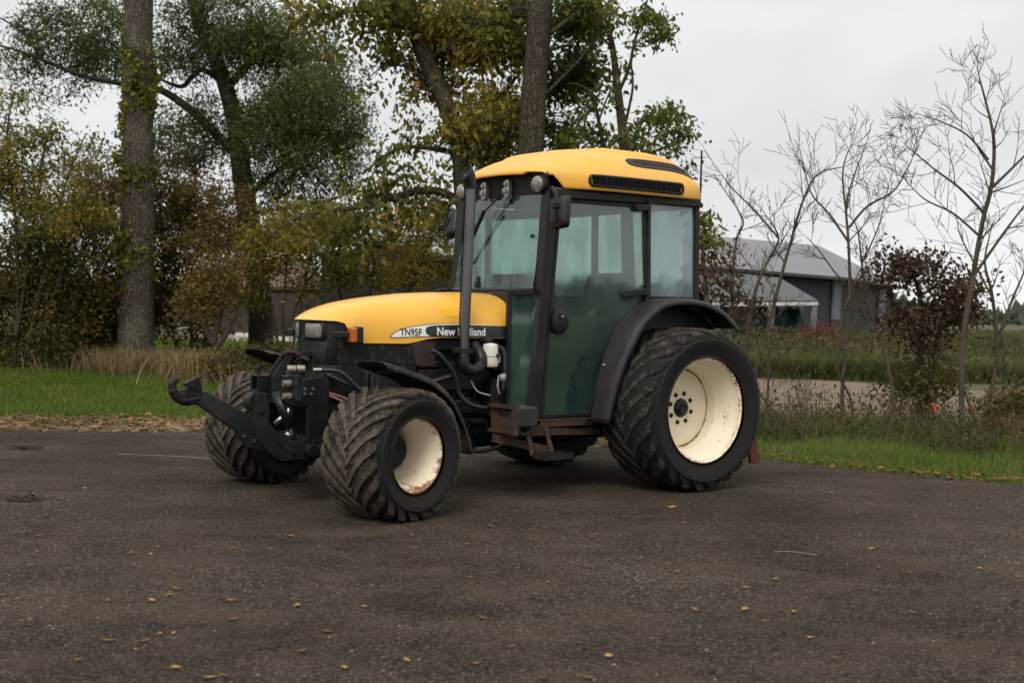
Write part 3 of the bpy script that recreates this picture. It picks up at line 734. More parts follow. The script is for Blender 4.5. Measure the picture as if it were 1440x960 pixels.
# wiper and small items on the windscreen
b = MB(); b.tube([(.965, .06, 1.735), (.985, -.04, 1.66), (1.0, -.13, 1.56)], .006, 6); b.bar((1.005, -.02, 1.66), (.995, -.26, 1.36), .012, .02, (1, 0, 0)); b.tube([(.955, .07, 1.74), (.975, .07, 1.735)], .018, 10)
b.build('wiper', M['black_plastic'], TR)
b = MB(); b.lathe([(0, .013), (.008, .012), (.012, .001)], (.925, .36, 1.50), (1, .2, 0), 12); b.build('window_knob', M['black_plastic'], TR)
b = MB(); b.box((.985, -.10, 1.215), (.03, .035, .04)); b.tube([(.985, -.1, 1.22), (.985, -.095, 1.265)], .012, 8); b.build('washer_jet', M['black_plastic'], TR, bevel=.004)
# antenna on the far rear corner
b = MB(); b.tube([(-.50, .30, 1.79), (-.502, .30, 1.83), (-.503, .30, 2.135)], [.008, .006, .0045], 6); b.tube([(-.505, .30, 1.86), (-.505, .30, 2.135)], .0062, 6); b.tube([(-.29, .30, 1.77), (-.42, .30, 1.765), (-.50, .30, 1.79)], .007, 6); b.box((-.49, .30, 1.775), (.05, .03, .03)); b.build('antenna', M['black_paint'], TR)
# ---- cab inside
b = MB(); b.box((.27, 0, .78), (.44, .44, .12)); b.box((.27, 0, .60), (.34, .34, .30)); st_ = b.build('seat', M['seat'], TR, bevel=.04)
MB().box((.03, 0, 1.06), (.12, .42, .52), Matrix.Rotation(R(-10), 3, 'Y')).build('backrest', M['seat'], st_, bevel=.05)
for sg in (1, -1): MB().box((.22, sg*.25, .98), (.26, .06, .05)).build('armrest', M['seat'], st_, bevel=.02)
sw = MB(); cc = Vector((.64, 0, 1.17)); ax = Vector((-.45, 0, .89)).normalized(); e1 = Vector((0, 1, 0)); e2 = ax.cross(e1)
sw.tube([cc + (e1*math.cos(t)+e2*math.sin(t))*.19 for t in [2*math.pi*i/32 for i in range(33)]], .014, 8, cap=False); sw.tube([cc-e1*.19, cc+e1*.19], .012, 6); sw.tube([cc, cc-e2*.19], .012, 6); sw.tube([cc, cc-ax*.5], .03, 8)
sw.build('steering_wheel', M['black_plastic'], TR, smooth=True)
b = MB(); b.prism([(.96, .45), (.96, 1.15), (.80, 1.14), (.74, .98), (.80, .45)], -.22, .22); b.build('dashboard', M['interior'], TR, bevel=.03)
for sg in (1, -1): MB().prism([(-.26, .44), (-.26, .95), (.20, .92), (.38, .74), (.40, .44)], sg*.30, sg*.46).build('side_console', M['interior'], TR, bevel=.02)
b = MB(); b.tube([(.45, .33, .75), (.47, .34, .98)], .010, 8); b.tube([(.40, .35, .80), (.41, .36, 1.0)], .010, 8); b.lathe([(-.02, .001), (0, .02), (.02, .001)], (.47, .34, .99), (0, 0, 1), 10); b.build('gear_lever', M['black_plastic'], TR)
MB().box((.30, 0, 1.775), (1.1, .92, .02)).build('headliner', M['interior'], TR)
# ---- front mudguards (turned with the wheels)
for sg in (1, -1):
    c0 = Matrix.Translation((2.0839, sg*.9604, .334)) @ Matrix.Rotation(R(14.81), 4, 'Z')
    prof = [(74, .478), (80, .456), (87, .435), (96, .418), (110, .417), (125, .43), (140, .45), (150, .463), (165, .495), (176, .525), (185, .547)]
    rows = []
    for i, (a, r) in enumerate(prof):
        t = i/(len(prof)-1)
        w0, w1 = (-.36, -.08) if t > .15 else (-.36+.06*(1-t/.15), -.08-.02*(1-t/.15))
        row = []
        for y, o in ((w0, -.02), (w0+.01, 0), ((w0+w1)/2, .006), (w1-.012, .002), (w1, -.008), (w1+.003, -.035)):
            rr = r + o; row.append(c0 @ Vector((rr*math.cos(R(a)), sg*y, rr*math.sin(R(a)))))
        rows.append(row)
    MB().grid(rows).build('front_mudguard', M['fender_dusty'], TR, smooth=True, solid=.006, sub=1)
    b = MB(); b.bar(c0 @ Vector((-.05, sg*-.42, .10)), c0 @ Vector((-.06, sg*-.40, .41)), .03, .02, (1, 0, 0)); b.bar(c0 @ Vector((-.06, sg*-.44, .40)), c0 @ Vector((-.06, sg*-.15, .415)), .02, .03); b.build('mudguard_bracket', M['rusty_black'], TR)
# ---- step, tool box, brackets on the left
b = MB(); b.prism([(.43, .362), (.625, .362), (.625, .535), (.43, .535)], 1.238, 1.246, 'x'); b.prism([(.42, .375), (.635, .375), (.635, .39), (.42, .39)], 1.246, 1.262, 'x'); b.prism([(.42, .515), (.635, .515), (.635, .53), (.42, .53)], 1.246, 1.266, 'x'); b.box((1.22, .622, .45), (.05, .008, .17)); b.box((1.22, .434, .45), (.05, .008, .17))
brk = b.build('battery_bracket', M['rusty'], TR)
b = MB(); b.prism([(.50, .47), (.60, .47), (.60, .505), (.50, .505)], 1.2465, 1.249, 'x'); b.build('bracket_slot', M['dark'], brk)
MB().box((1.14, .555, .465), (.165, .145, .115)).build('tool_box', M['fender'], TR, bevel=.012)
b = MB(); b.prism([(.60, .432), (.95, .432), (.95, .392), (.60, .392)], .50, .508); b.box((.76, .49, .43), (.42, .04, .006)); b.build('door_sill', M['rusty'], TR)
b = MB(); b.box((.965, .70, .243), (.215, .010, .036)); b.box((.965, .60, .243), (.215, .010, .036))
for i in range(8): b.box((.862 + .029*i, .65, .251), (.012, .10, .012))
b.box((1.068, .65, .243), (.010, .10, .034)); b.box((.862, .65, .243), (.010, .10, .034))
step = b.build('step', M['rusty_black'], TR)
b = MB(); b.bar((1.075, .60, .245), (1.09, .56, .41), .008, .028, (1, 0, 0)); b.bar((.93, .60, .245), (.955, .56, .40), .008, .028, (1, 0, 0)); b.box((1.02, .555, .38), (.15, .012, .06)); b.bar((1.28, .5, .345), (.93, .57, .265), .03, .045); b.bar((1.0, .52, .37), (.45, .44, .345), .03, .04); b.build('step_hanger', M['rusty'], step)
b = MB(); b.tube(smooth_path([(1.17, .56, .41), (1.14, .57, .37), (1.10, .57, .365), (1.06, .56, .40)], 5), .014, 8); b.build('hose', M['hose'], TR, smooth=True)
# ---- rear hitch
b = MB(); b.box((-.45, 0, .42), (.3, .5, .2)); b.bar((-.3, .38, .4), (-.78, .42, .34), .05, .05); b.bar((-.3, -.38, .4), (-.78, -.42, .34), .05, .05); b.build('rear_linkage', M['rusty_black'], TR, bevel=.01)
b = MB(); b.prism([(-.70, .30), (-.73, .10), (-.80, .095), (-.835, .15), (-.80, .17), (-.78, .28)], .575, .60); b.bar((-.72, .40, .31), (-.72, .60, .25), .04, .05); b.build('hitch_plate', worn('red_rust_steel', (.12, .05, .032), (.07, .038, .026), .4, .7, 14), TR, bevel=.004)

# ---- front linkage
lk_ = MB()
side_pl = [(2.347, .675), (2.228, .694), (2.19, .671), (2.186, .533), (2.203, .376), (2.203, .27), (2.313, .27), (2.317, .526), (2.368, .564)]
for sg in (1, -1): lk_.prism(side_pl, sg*.232, sg*.252)
lk_.box((2.30, .0, .60), (.03, .46, .16)); lk_.box((2.26, 0, .31), (.12, .46, .10)); lk_.box((2.36, .18, .625), (.02, .12, .14)); lk_.tube([(2.30, -.30, .30), (2.30, .30, .30)], .035, 14)
lk_.box((2.24, .262, .31), (.10, .02, .09))
link = lk_.build('front_linkage', M['black_paint'], TR, bevel=.005)
b = MB()
for x, z in ((2.335, .625), (2.335, .60), (2.29, .625), (2.30, .598), (2.24, .345)): b.tube([(x, .252, z), (x, .258, z)], .009, 8)
b.build('linkage_bolt', M['chrome'], link)
b = MB().lathe([(0, .03), (.012, .042), (.02, .042), (.022, .03), (.014, .026), (.02, .012), (.022, .001)], (2.24, .272, .30), (0, 1, 0), 24); b.build('pivot_cap', M['rusty_black'], link, angle=40)
arm = MB().prism([(2.715, .523), (2.478, .361), (2.40, .262), (2.30, .235), (2.22, .25), (2.22, .35), (2.31, .37), (2.41, .452), (2.655, .588), (2.70, .575)], -.335, -.285)
lfa = arm.build('lower_arm', M['fender'], link, bevel=.008)
b = MB(); b.tube(smooth_path([(2.69, -.31, .548), (2.745, -.31, .535), (2.79, -.31, .540), (2.822, -.31, .565), (2.838, -.31, .60), (2.838, -.31, .63), (2.822, -.31, .645), (2.812, -.31, .632)], 4), [.030]*8+[.026]*8+[.022]*12+[.016], 12)
b.prism([(2.675, .565), (2.79, .552), (2.785, .59), (2.765, .61), (2.772, .628), (2.745, .645), (2.715, .652), (2.69, .635), (2.68, .60)], -.337, -.283)
b.tube([(2.735, -.35, .615), (2.735, -.27, .615)], .014, 10); b.tube([(2.70, -.345, .648), (2.70, -.275, .655)], .010, 8)
b.build('hook', M['rusty_black'], lfa, bevel=.005)
b = MB()
for x, z in ((2.43, .33), (2.37, .30)): b.tube([(x, -.285, z), (x, -.276, z)], .012, 8)
b.build('arm_bolt', M['chrome'], lfa)
cst = MB().prism([(2.61, .612), (2.545, .605), (2.53, .517), (2.535, .457), (2.47, .385), (2.422, .355), (2.318, .345), (2.22, .32), (2.22, .255), (2.318, .248), (2.434, .255), (2.52, .295), (2.58, .37), (2.598, .477)], .195, .24)
cst.tube([(2.585, .12, .555), (2.585, .20, .56)], .045, 14); cst.tube([(2.585, .245, .52), (2.585, .252, .52)], .02, 10)
lf2 = cst.build('folded_arm', M['rusty_black'], link, bevel=.012)
b = MB()
for x, z in ((2.47, .345), (2.40, .30), (2.50, .30)): b.tube([(x, .244, z), (x, .253, z)], .013, 8)
b.build('arm_bolt', M['rusty_black'], lf2)
b = MB(); b.tube([(2.42, .09, .60), (2.37, .15, .42)], .028, 14); b.tube([(2.37, .15, .42), (2.345, .18, .33)], .014, 10); b.tube([(2.42, -.12, .60), (2.36, -.14, .33)], .028, 14); b.build('lift_cylinder', M['black_paint'], link, smooth=True)
b = MB(); b.tube([(2.40, .13, .47), (2.43, .10, .43)], .013, 10); b.tube([(2.40, .17, .385), (2.36, .17, .36)], .014, 10); b.tube([(2.375, .15, .52), (2.38, .15, .47)], .010, 8); b.build('hydraulic_fitting', M['chrome'], link, smooth=True)
brass = worn('dirty_coupler', (.30, .27, .22), (.10, .08, .06), .4, .7, 16, .4, .7, metal=.5)
for y, z in ((.16, .648), (.165, .58)):
    MB().lathe([(0, .015), (.03, .016), (.032, .021), (.05, .021), (.052, .018), (.075, .018), (.076, .011), (.05, .009)], (2.34, y, z), (1, -.15, 0), 16).build('hydraulic_coupler', brass, link, angle=40)
for x0 in (2.385, 2.33):
    MB().lathe([(0, .016), (.004, .021), (.045, .021), (.048, .013)], (x0, .14, .725), (-1, .45, 0), 14).build('hydraulic_coupler', brass, link, angle=40)
MB().lathe([(0, .012), (.05, .012)], (2.26, .20, .722), (-1, .45, 0), 12).build('hydraulic_fitting', M['chrome'], link, smooth=True)
for pts, r, mt in (([(2.22, .22, .722), (2.14, .27, .715), (2.08, .30, .66), (2.02, .32, .60)], .012, 'hose'), ([(2.20, .24, .70), (2.12, .28, .66), (2.04, .30, .62)], .011, 'hose'),
                   ([(2.19, .24, .60), (2.10, .27, .57), (2.03, .29, .53)], .008, 'red_hose'), ([(2.19, .24, .59), (2.10, .26, .55), (2.03, .29, .51)], .007, 'grey_wire'), ([(2.34, -.02, .76), (2.30, -.03, .80), (2.25, -.02, .76)], .014, 'hose')):
    MB().tube(smooth_path(pts, 5), r, 8).build('hose' if mt != 'grey_wire' else 'pipe', M[mt], TR, smooth=True)
b = MB(); b.bar((2.40, .02, .66), (2.32, .06, .80), .03, .04); b.bar((2.40, -.06, .66), (2.32, -.02, .80), .02, .03); b.box((2.27, .03, .80), (.10, .14, .03)); b.box((2.44, -.06, .68), (.08, .09, .012)); b.box((2.44, -.06, .60), (.08, .09, .012)); b.box((2.44, -.10, .64), (.08, .012, .09)); b.box((2.44, -.02, .64), (.08, .012, .09)); b.tube([(2.45, -.07, .68), (2.45, -.07, .73)], .012, 8)
b.build('linkage_bracket', M['black_paint'], link, bevel=.004)
b = MB(); b.tube(smooth_path([(2.36, .03, .765), (2.37, .06, .80), (2.33, .10, .815), (2.29, .11, .79)], 4), .011, 8); b.tube(smooth_path([(2.30, .06, .75), (2.29, .11, .785), (2.25, .13, .77)], 4), .010, 8); b.build('rusty_hook', M['rusty'], link, smooth=True)
# ================================================================== the setting
def link_mesh(name, V, F, mat, parent=None, smooth=False):
    me = bpy.data.meshes.new(name); V = np.asarray(V, dtype=np.float32); F = np.asarray(F, dtype=np.int32)
    k = F.shape[1]
    me.vertices.add(len(V)); me.vertices.foreach_set('co', V.ravel())
    me.loops.add(F.size); me.loops.foreach_set('vertex_index', F.ravel())
    me.polygons.add(len(F)); me.polygons.foreach_set('loop_start', np.arange(0, F.size, k, dtype=np.int32)); me.polygons.foreach_set('loop_total', np.full(len(F), k, dtype=np.int32))
    me.update(calc_edges=True); me.validate()
    if smooth: me.polygons.foreach_set('use_smooth', [True]*len(me.polygons))
    o = bpy.data.objects.new(name, me); col.objects.link(o); me.materials.append(mat)
    if parent is not None: o.parent = parent
    return o
def unit(a): return a/np.maximum(np.linalg.norm(a, axis=-1, keepdims=True), 1e-9)
def leaves(P, size, aspect, droop=.3, var=.55):
    """one folded kite per point"""
    n = len(P); d = unit(rng.normal(size=(n, 3)) + np.array([0, 0, -droop*2])); t = rng.normal(size=(n, 3)); s = unit(np.cross(d, t)); nn = np.cross(d, s)
    L = (size*(1 + rng.uniform(-var, var, n)))[:, None]; Wd = L*aspect*.5
    base = P; tip = P + d*L; mid = P + d*L*.45 + nn*L*rng.uniform(-.12, .12, (n, 1))
    V = np.stack([base, mid + s*Wd + nn*L*.10, tip, mid - s*Wd + nn*L*.10], 1).reshape(-1, 3)
    return V, np.arange(4*n).reshape(n, 4)
def blades(P, h, w, lean=.35, var=.5):
    n = len(P); a = rng.uniform(0, 2*np.pi, n); hh = h*(1 + rng.uniform(-var, var, n)) if np.isscalar(h) else h*(1 + rng.uniform(-var, var, n))
    s = np.stack([np.cos(a), np.sin(a), 0*a], 1)*(w*.5); b = rng.uniform(0, 2*np.pi, n); ln = (np.abs(rng.normal(0, lean, n))*hh)[:, None]
    dd = np.stack([np.cos(b), np.sin(b), 0*b], 1); up = np.array([0, 0, 1.])
    m = P + dd*ln*.3 + up*(hh*.55)[:, None]; t = P + dd*ln + up*(hh*np.sqrt(np.maximum(1 - lean*lean*.5, .3)))[:, None]
    V = np.stack([P - s, P + s, m + s*.8, m - s*.8, t], 1).reshape(-1, 3)
    k = 5*np.arange(n)[:, None]
    F = np.concatenate([k + np.array([[0, 1, 2, 3]]), k + np.array([[3, 2, 4, 4]])], 1)
    return V, F.reshape(-1, 4)
def blade_mesh(name, P, h, w, mat, lean=.35, var=.5, kind='stuff'):
    n = len(P); V, F = blades(P, h, w, lean, var)
    q = F.reshape(n, 2, 4); tri = np.concatenate([q[:, 0, [0, 1, 2]], q[:, 0, [0, 2, 3]], q[:, 1, [0, 1, 2]]], 0)
    return link_mesh(name, V, tri, mat)

# ---- ground sheets
def sheet(name, pts, z, mat, depth=0):
    bm = bmesh.new(); vs = [bm.verts.new((p[0], p[1], z)) for p in pts]; f = bm.faces.new(vs)
    if f.normal.z < 0: f.normal_flip()
    bm.normal_update()
    me = bpy.data.meshes.new(name); bm.to_mesh(me); bm.free()
    o = bpy.data.objects.new(name, me); col.objects.link(o); me.materials.append(mat); o['kind'] = 'structure'; return o
m = bpy.data.materials.new('field_ground'); nt, lk = nodes(m); b = nt['Principled BSDF']; b.inputs['Roughness'].default_value = .95
g = nt.new('ShaderNodeNewGeometry'); n1 = noise(nt, lk, .35, 5, g.outputs['Position'], .6); n2 = noise(nt, lk, 9, 5, g.outputs['Position'], .7)
rp = ramp(nt, [(.3, (.030, .038, .012)), (.5, (.05, .058, .018)), (.62, (.07, .062, .03)), (.75, (.085, .068, .04))]); lk.new(math_n(nt, lk, 'ADD', math_n(nt, lk, 'MULTIPLY', n1, .65), math_n(nt, lk, 'MULTIPLY', n2, .35)), rp.inputs[0]); lk.new(rp.outputs[0], b.inputs['Base Color'])
bump(nt, lk, b, n2, .8, .05)
sheet('ground', [(-2500, -60), (2500, -60), (2500, 4000), (-2500, 4000)], -.03, m)

# asphalt with grit, dusty patches and stains
m = bpy.data.materials.new('asphalt'); nt, lk = nodes(m); b = nt['Principled BSDF']
g = nt.new('ShaderNodeNewGeometry'); pos = g.outputs['Position']
big = noise(nt, lk, .55, 5, pos, .6); mid = noise(nt, lk, 2.6, 6, pos, .7); fine = noise(nt, lk, 70, 4, pos, .8); fin2 = noise(nt, lk, 190, 2, pos, .6)
mpx = nt.new('ShaderNodeMapping'); mpx.inputs['Scale'].default_value = (.8, 1.7, 1); lk.new(pos, mpx.inputs['Vector']); streak = noise(nt, lk, 1.3, 6, mpx.outputs[0], .7, .3)
vo = nt.new('ShaderNodeTexVoronoi'); vo.inputs['Scale'].default_value = 120; lk.new(pos, vo.inputs['Vector'])
vo2 = nt.new('ShaderNodeTexVoronoi'); vo2.inputs['Scale'].default_value = 42; lk.new(pos, vo2.inputs['Vector'])
sx = nt.new('ShaderNodeSeparateColor'); lk.new(vo.outputs['Color'], sx.inputs[0])
vo3 = nt.new('ShaderNodeTexVoronoi'); vo3.inputs['Scale'].default_value = 260; lk.new(pos, vo3.inputs['Vector'])
sx3 = nt.new('ShaderNodeSeparateColor'); lk.new(vo3.outputs['Color'], sx3.inputs[0])
# every stone of the aggregate has its own tone, the tar between them is dark
tone = math_n(nt, lk, 'ADD', math_n(nt, lk, 'MULTIPLY', sx.outputs[0], .50), math_n(nt, lk, 'MULTIPLY', sx3.outputs[0], .24))
tone = math_n(nt, lk, 'ADD', tone, math_n(nt, lk, 'MULTIPLY', math_n(nt, lk, 'SUBTRACT', big, .5), .55))
tone = math_n(nt, lk, 'ADD', tone, math_n(nt, lk, 'MULTIPLY', math_n(nt, lk, 'SUBTRACT', fine, .5), .55))
base = ramp(nt, [(.08, (.012, .0099, .0080)), (.36, (.033, .0275, .0222)), (.55, (.063, .0525, .042)), (.68, (.125, .105, .083)), (.78, (.28, .24, .19))]); lk.new(tone, base.inputs[0])
dustm = ramp(nt, [(.46, (0, 0, 0)), (.66, (1, 1, 1))]); lk.new(math_n(nt, lk, 'ADD', math_n(nt, lk, 'MULTIPLY', streak, .5), math_n(nt, lk, 'MULTIPLY', mid, .5)), dustm.inputs[0])
dcol = mixc(nt, lk, math_n(nt, lk, 'ADD', math_n(nt, lk, 'MULTIPLY', fine, .6), math_n(nt, lk, 'MULTIPLY', sx3.outputs[1], .4)), (.050, .036, .026), (.135, .099, .070))
c = mixc(nt, lk, math_n(nt, lk, 'MULTIPLY', dustm.outputs[0], .55), base.outputs[0], dcol)
chip = math_n(nt, lk, 'MULTIPLY', math_n(nt, lk, 'GREATER_THAN', sx.outputs[0], .55), math_n(nt, lk, 'LESS_THAN', vo.outputs['Distance'], .34))
sx2 = nt.new('ShaderNodeSeparateColor'); lk.new(vo2.outputs['Color'], sx2.inputs[0])
chip2 = math_n(nt, lk, 'MULTIPLY', math_n(nt, lk, 'GREATER_THAN', sx2.outputs[0], .985), math_n(nt, lk, 'LESS_THAN', vo2.outputs['Distance'], .20))
c = mixc(nt, lk, chip2, c, (.36, .33, .28))
# dark damp stains
st = ramp(nt, [(.28, (.65, .65, .65)), (.42, (1, 1, 1))]); lk.new(noise(nt, lk, 1.1, 4, mpx.outputs[0], .6), st.inputs[0])
mu = nt.new('ShaderNodeMix'); mu.data_type = 'RGBA'; mu.blend_type = 'MULTIPLY'; mu.inputs[0].default_value = 1; lk.new(c, mu.inputs[6]); lk.new(st.outputs[0], mu.inputs[7])
lk.new(mu.outputs[2], b.inputs['Base Color'])
b.inputs['Roughness'].default_value = .95; b.inputs['Specular IOR Level'].default_value = .06
bump(nt, lk, b, math_n(nt, lk, 'ADD', math_n(nt, lk, 'ADD', math_n(nt, lk, 'MULTIPLY', fine, .6), math_n(nt, lk, 'MULTIPLY', fin2, .4)), math_n(nt, lk, 'MULTIPLY', chip, .35)), .75, .008)
edge_px = [(-700, 596), (-300, 600), (0, 605), (150, 606), (290, 607), (480, 612), (700, 622), (900, 632), (1060, 644), (1160, 655), (1250, 664), (1340, 673), (1440, 682), (1700, 722), (2100, 800)]
edge = [on_ground(u, v) for u, v in edge_px]
es = smooth_path(edge, 14); rj = random.Random(5)
es = [Vector((p.x + rj.uniform(-.03, .03), p.y + rj.uniform(-.05, .05), 0)) for p in es]
sheet('asphalt_yard', [(p.x, p.y) for p in es] + [(9, 3), (12, -30), (-40, -30), (-40, 8)], 0., m)
EX = np.array([p.x for p in es]); EY = np.array([p.y for p in es])
def edge_y(x): return np.interp(x, EX, EY)

# gravel / dirt tracks
m = noisy('pale_dirt', (.20, .145, .098), (.075, .054, .037), 1.1, .95, (.35, 1, 1), .6)
sheet('dirt_track', [on_ground(u, v).to_2d() for u, v in ((980, 588), (1080, 590), (1180, 588), (1290, 582), (1420, 566), (1600, 560), (1600, 548), (1420, 548), (1290, 545), (1210, 536), (1120, 530), (1040, 526), (960, 524))], -.022, m)
sheet('far_track', [on_ground(u, v).to_2d() for u, v in ((250, 486), (460, 492), (620, 496), (620, 464), (460, 458), (330, 452), (250, 452))], -.02, noisy('pale_gravel', (.22, .19, .165), (.13, .115, .10), .8, .95, (.3, 1, 1)))

# ---- grass, straw and undergrowth (stuff)
GR = leaf_mat('lawn_grass', [(.0, (.042, .075, .009)), (.4, (.090, .142, .016)), (.75, (.135, .185, .024)), (1., (.21, .21, .045))], .45, .8, .5)
GR2 = leaf_mat('rough_grass', [(.0, (.05, .085, .012)), (.4, (.105, .165, .026)), (.7, (.165, .205, .042)), (.9, (.235, .21, .075)), (1., (.30, .24, .12))], .4, .9, .55)
DRY = leaf_mat('dry_grass', [(.0, (.12, .08, .035)), (.5, (.26, .185, .09)), (1., (.38, .28, .15))], .35, 1.5, .7)
STRAW = leaf_mat('straw_litter', [(.0, (.055, .032, .016)), (.35, (.15, .10, .055)), (.7, (.27, .20, .115)), (1., (.36, .29, .18))], .2, 1.2, .8)
def area(n, x0, x1, y0, y1): return np.stack([rng.uniform(x0, x1, n), rng.uniform(y0, y1, n), np.full(n, -.03)], 1)
# left lawn
P = area(150000, -10.5, 3.2, 10.4, 19.5); ey = edge_y(P[:, 0]); t = P[:, 1] - ey
cl = np.sin(P[:, 0]*2.1+P[:, 1]*.9)*np.sin(P[:, 0]*.7-P[:, 1]*1.7)
keep = (t > 1.15 + .45*cl + rng.normal(0, .22, len(P))) & (P[:, 0] < 2.4 - .12*(P[:, 1]-10))
P = P[keep]; h = .035 + .03*rng.random(len(P)) + .05*np.clip((P[:, 1]-15.5)/3, 0, 1)
tag(blade_mesh('lawn_grass', P, h, .011, GR, .45), 'short bright green grass strip between the straw and the hedge', 'grass', kind='stuff')
# straw and leaf litter band along the left edge
P = area(42000, -10.5, 2.4, 10.0, 13.2); ey = edge_y(P[:, 0]); t = P[:, 1] - ey
keep = (t > -.06 + np.abs(rng.normal(0, .05, len(P)))) & (t < 1.5 + .5*np.sin(P[:, 0]*3)*rng.random(len(P))) & (rng.random(len(P)) < np.clip(1.45 - t*.75, .1, 1))
P = P[keep]; P[:, 2] = -.025 + rng.random(len(P))*.035
n = len(P); a = rng.uniform(0, np.pi, n); L = rng.uniform(.03, .16, n); d = np.stack([np.cos(a), np.sin(a)*.8, rng.normal(0, .12, n)], 1)*L[:, None]; s = np.stack([-np.sin(a), np.cos(a), rng.normal(0, .5, n)], 1)*.0045
V = np.stack([P-d/2-s, P-d/2+s, P+d/2+s, P+d/2-s], 1).reshape(-1, 3)
tag(link_mesh('straw_litter', V, np.arange(4*n).reshape(n, 4), STRAW), 'band of pale straw and dead leaves along the asphalt edge', 'straw', kind='stuff')
P = area(5000, -10.5, 2.4, 10.0, 13.0); t = P[:, 1]-edge_y(P[:, 0]); P = P[(t > -.1) & (t < 1.4)]; P[:, 2] = rng.random(len(P))*.03
LITTER = leaf_mat('brown_leaf_litter', [(.0, (.05, .02, .01)), (.4, (.15, .06, .022)), (.75, (.27, .12, .035)), (1., (.34, .22, .08))], .15, 2, .7)
P2 = area(9000, 1.2, 6.5, 7.6, 12.2); t = P2[:, 1]-edge_y(P2[:, 0]); P2 = P2[(t > -.10) & (t < .32 + .1*rng.random(len(P2))) & (rng.random(len(P2)) < .55)]; P2[:, 2] = .0 + rng.random(len(P2))*.035
V, F = leaves(np.concatenate([P, P2]), .055, .55, .0); V[:, 2] = V[:, 2]*.35 + .012
tag(link_mesh('leaf_litter', V, F, LITTER), 'brown and orange leaf litter gathered at the edge of the asphalt', 'leaf litter', kind='stuff')
# right verge
P = area(230000, 1.0, 7.2, 7.0, 12.6); t = P[:, 1]-edge_y(P[:, 0])
cl = np.sin(P[:, 0]*3.1+P[:, 1]*1.3)*np.sin(P[:, 0]*1.3-P[:, 1]*2.2)
keep = (t > .06 + .05*cl + np.abs(rng.normal(0, .05, len(P)))) & (t < 3.2) & (rng.random(len(P)) < np.clip(1.1 - t*.25, .3, 1))
P = P[keep]; t = t[keep]; h = .045 + .05*np.clip(t/.8, 0, 1) + .08*np.clip((t-1.1)/.8, 0, 1) + .05*cl[keep]*np.clip(t, 0, 1)
tag(blade_mesh('verge_grass', P, np.maximum(h, .04), .008, GR2, .5), 'rough green grass verge beside the asphalt under the bare saplings', 'grass', kind='stuff')
P = area(9000, 1.2, 7.5, 8.3, 13.2); t = P[:, 1]-edge_y(P[:, 0]); P = P[(t > 1.25 + .5*rng.random(len(P))) & (t < 3.4)]
tag(blade_mesh('dry_stems', P, .36, .006, leaf_mat('brown_stems', [(.0, (.05, .032, .018)), (.5, (.12, .085, .045)), (1., (.24, .18, .10))], .3, 1.2, .7), .3), 'tan dry grass stems standing behind the right verge', 'dry grass', kind='stuff')
# tall dry grass around the foot of the big trunk and along the hedge
P = np.concatenate([np.stack([rng.normal(-5.2, .65, 3800), rng.normal(18.6, .4, 3800), np.full(3800, -.03)], 1), np.stack([rng.uniform(-4.8, -3.3, 3000), rng.normal(17.6, .5, 3000), np.full(3000, -.03)], 1)])
P = P[np.sin(P[:, 0]*5.3+P[:, 1]*2.1)+np.sin(P[:, 0]*2.2-P[:, 1]*4.)+rng.normal(0, .7, len(P)) > -.2]
tag(blade_mesh('tall_dry_grass', P, .36, .012, DRY, .7), 'tall tan dry grass around the foot of the ivy covered trunk', 'dry grass', kind='stuff')
# far field on the right: reeds and weeds beyond the dirt track
FLD = leaf_mat('field_weeds', [(.0, (.04, .055, .014)), (.4, (.08, .105, .026)), (.7, (.12, .125, .04)), (1., (.19, .15, .075))], .35, .25, .7)
n = 60000; y = 21.5 + 75*rng.random(n)**2.2; x = y*rng.uniform(.13, .50, n); P = np.stack([x, y, np.full(n, -.03)], 1)
tag(blade_mesh('field_weeds', P, .36, .03, FLD, .6), 'rough olive weeds and reeds in the field before the grey barn', 'weeds', kind='stuff')
n = 16000; y = rng.uniform(21, 34, n); x = y*rng.uniform(-.46, -.02, n); P = np.stack([x, y, np.full(n, -.03)], 1)
tag(blade_mesh('far_grass', P, .16, .03, GR, .5), 'green grass beyond the hedge in front of the dark barn', 'grass', kind='stuff')

UND = leaf_mat('weed_leaves', [(.0, (.03, .04, .01)), (.4, (.062, .072, .02)), (.65, (.09, .085, .03)), (.82, (.13, .09, .045)), (1., (.19, .12, .06))], .4, .6)
n = 420; c = np.stack([rng.uniform(21.5, 44, n)*0, rng.uniform(22, 44, n), np.zeros(n)], 1); c[:, 0] = c[:, 1]*rng.uniform(.12, .5, n); hh = rng.uniform(.25, .75, n)
P = (c[:, None, :] + rng.normal(0, 1, (n, 90, 3))*np.array([.6, .6, 0]) + np.stack([np.zeros((n, 90)), np.zeros((n, 90)), rng.random((n, 90))**1.2*hh[:, None]], 2)).reshape(-1, 3)
V, F = leaves(P, .105, .36, -.5); tag(link_mesh('field_brush', V, F, UND), 'patchy leafy weeds scattered through the field before the grey barn', 'weeds', kind='stuff')
n = 180; c = np.zeros((n, 3)); c[:, 0] = rng.uniform(1.6, 7.2, n); c[:, 1] = edge_y(c[:, 0]) + rng.uniform(1.5, 3.0, n); hh = .12 + .5*rng.random(n)**2
P = (c[:, None, :] + rng.normal(0, 1, (n, 70, 3))*np.array([.17, .15, 0]) + np.stack([np.zeros((n, 70)), np.zeros((n, 70)), rng.random((n, 70))**1.1*hh[:, None]], 2)).reshape(-1, 3)
V, F = leaves(P, .045, .36, -.4); tag(link_mesh('verge_weeds', V, F, UND), 'tangled low weeds at the back of the right verge around the saplings', 'weeds', kind='stuff')

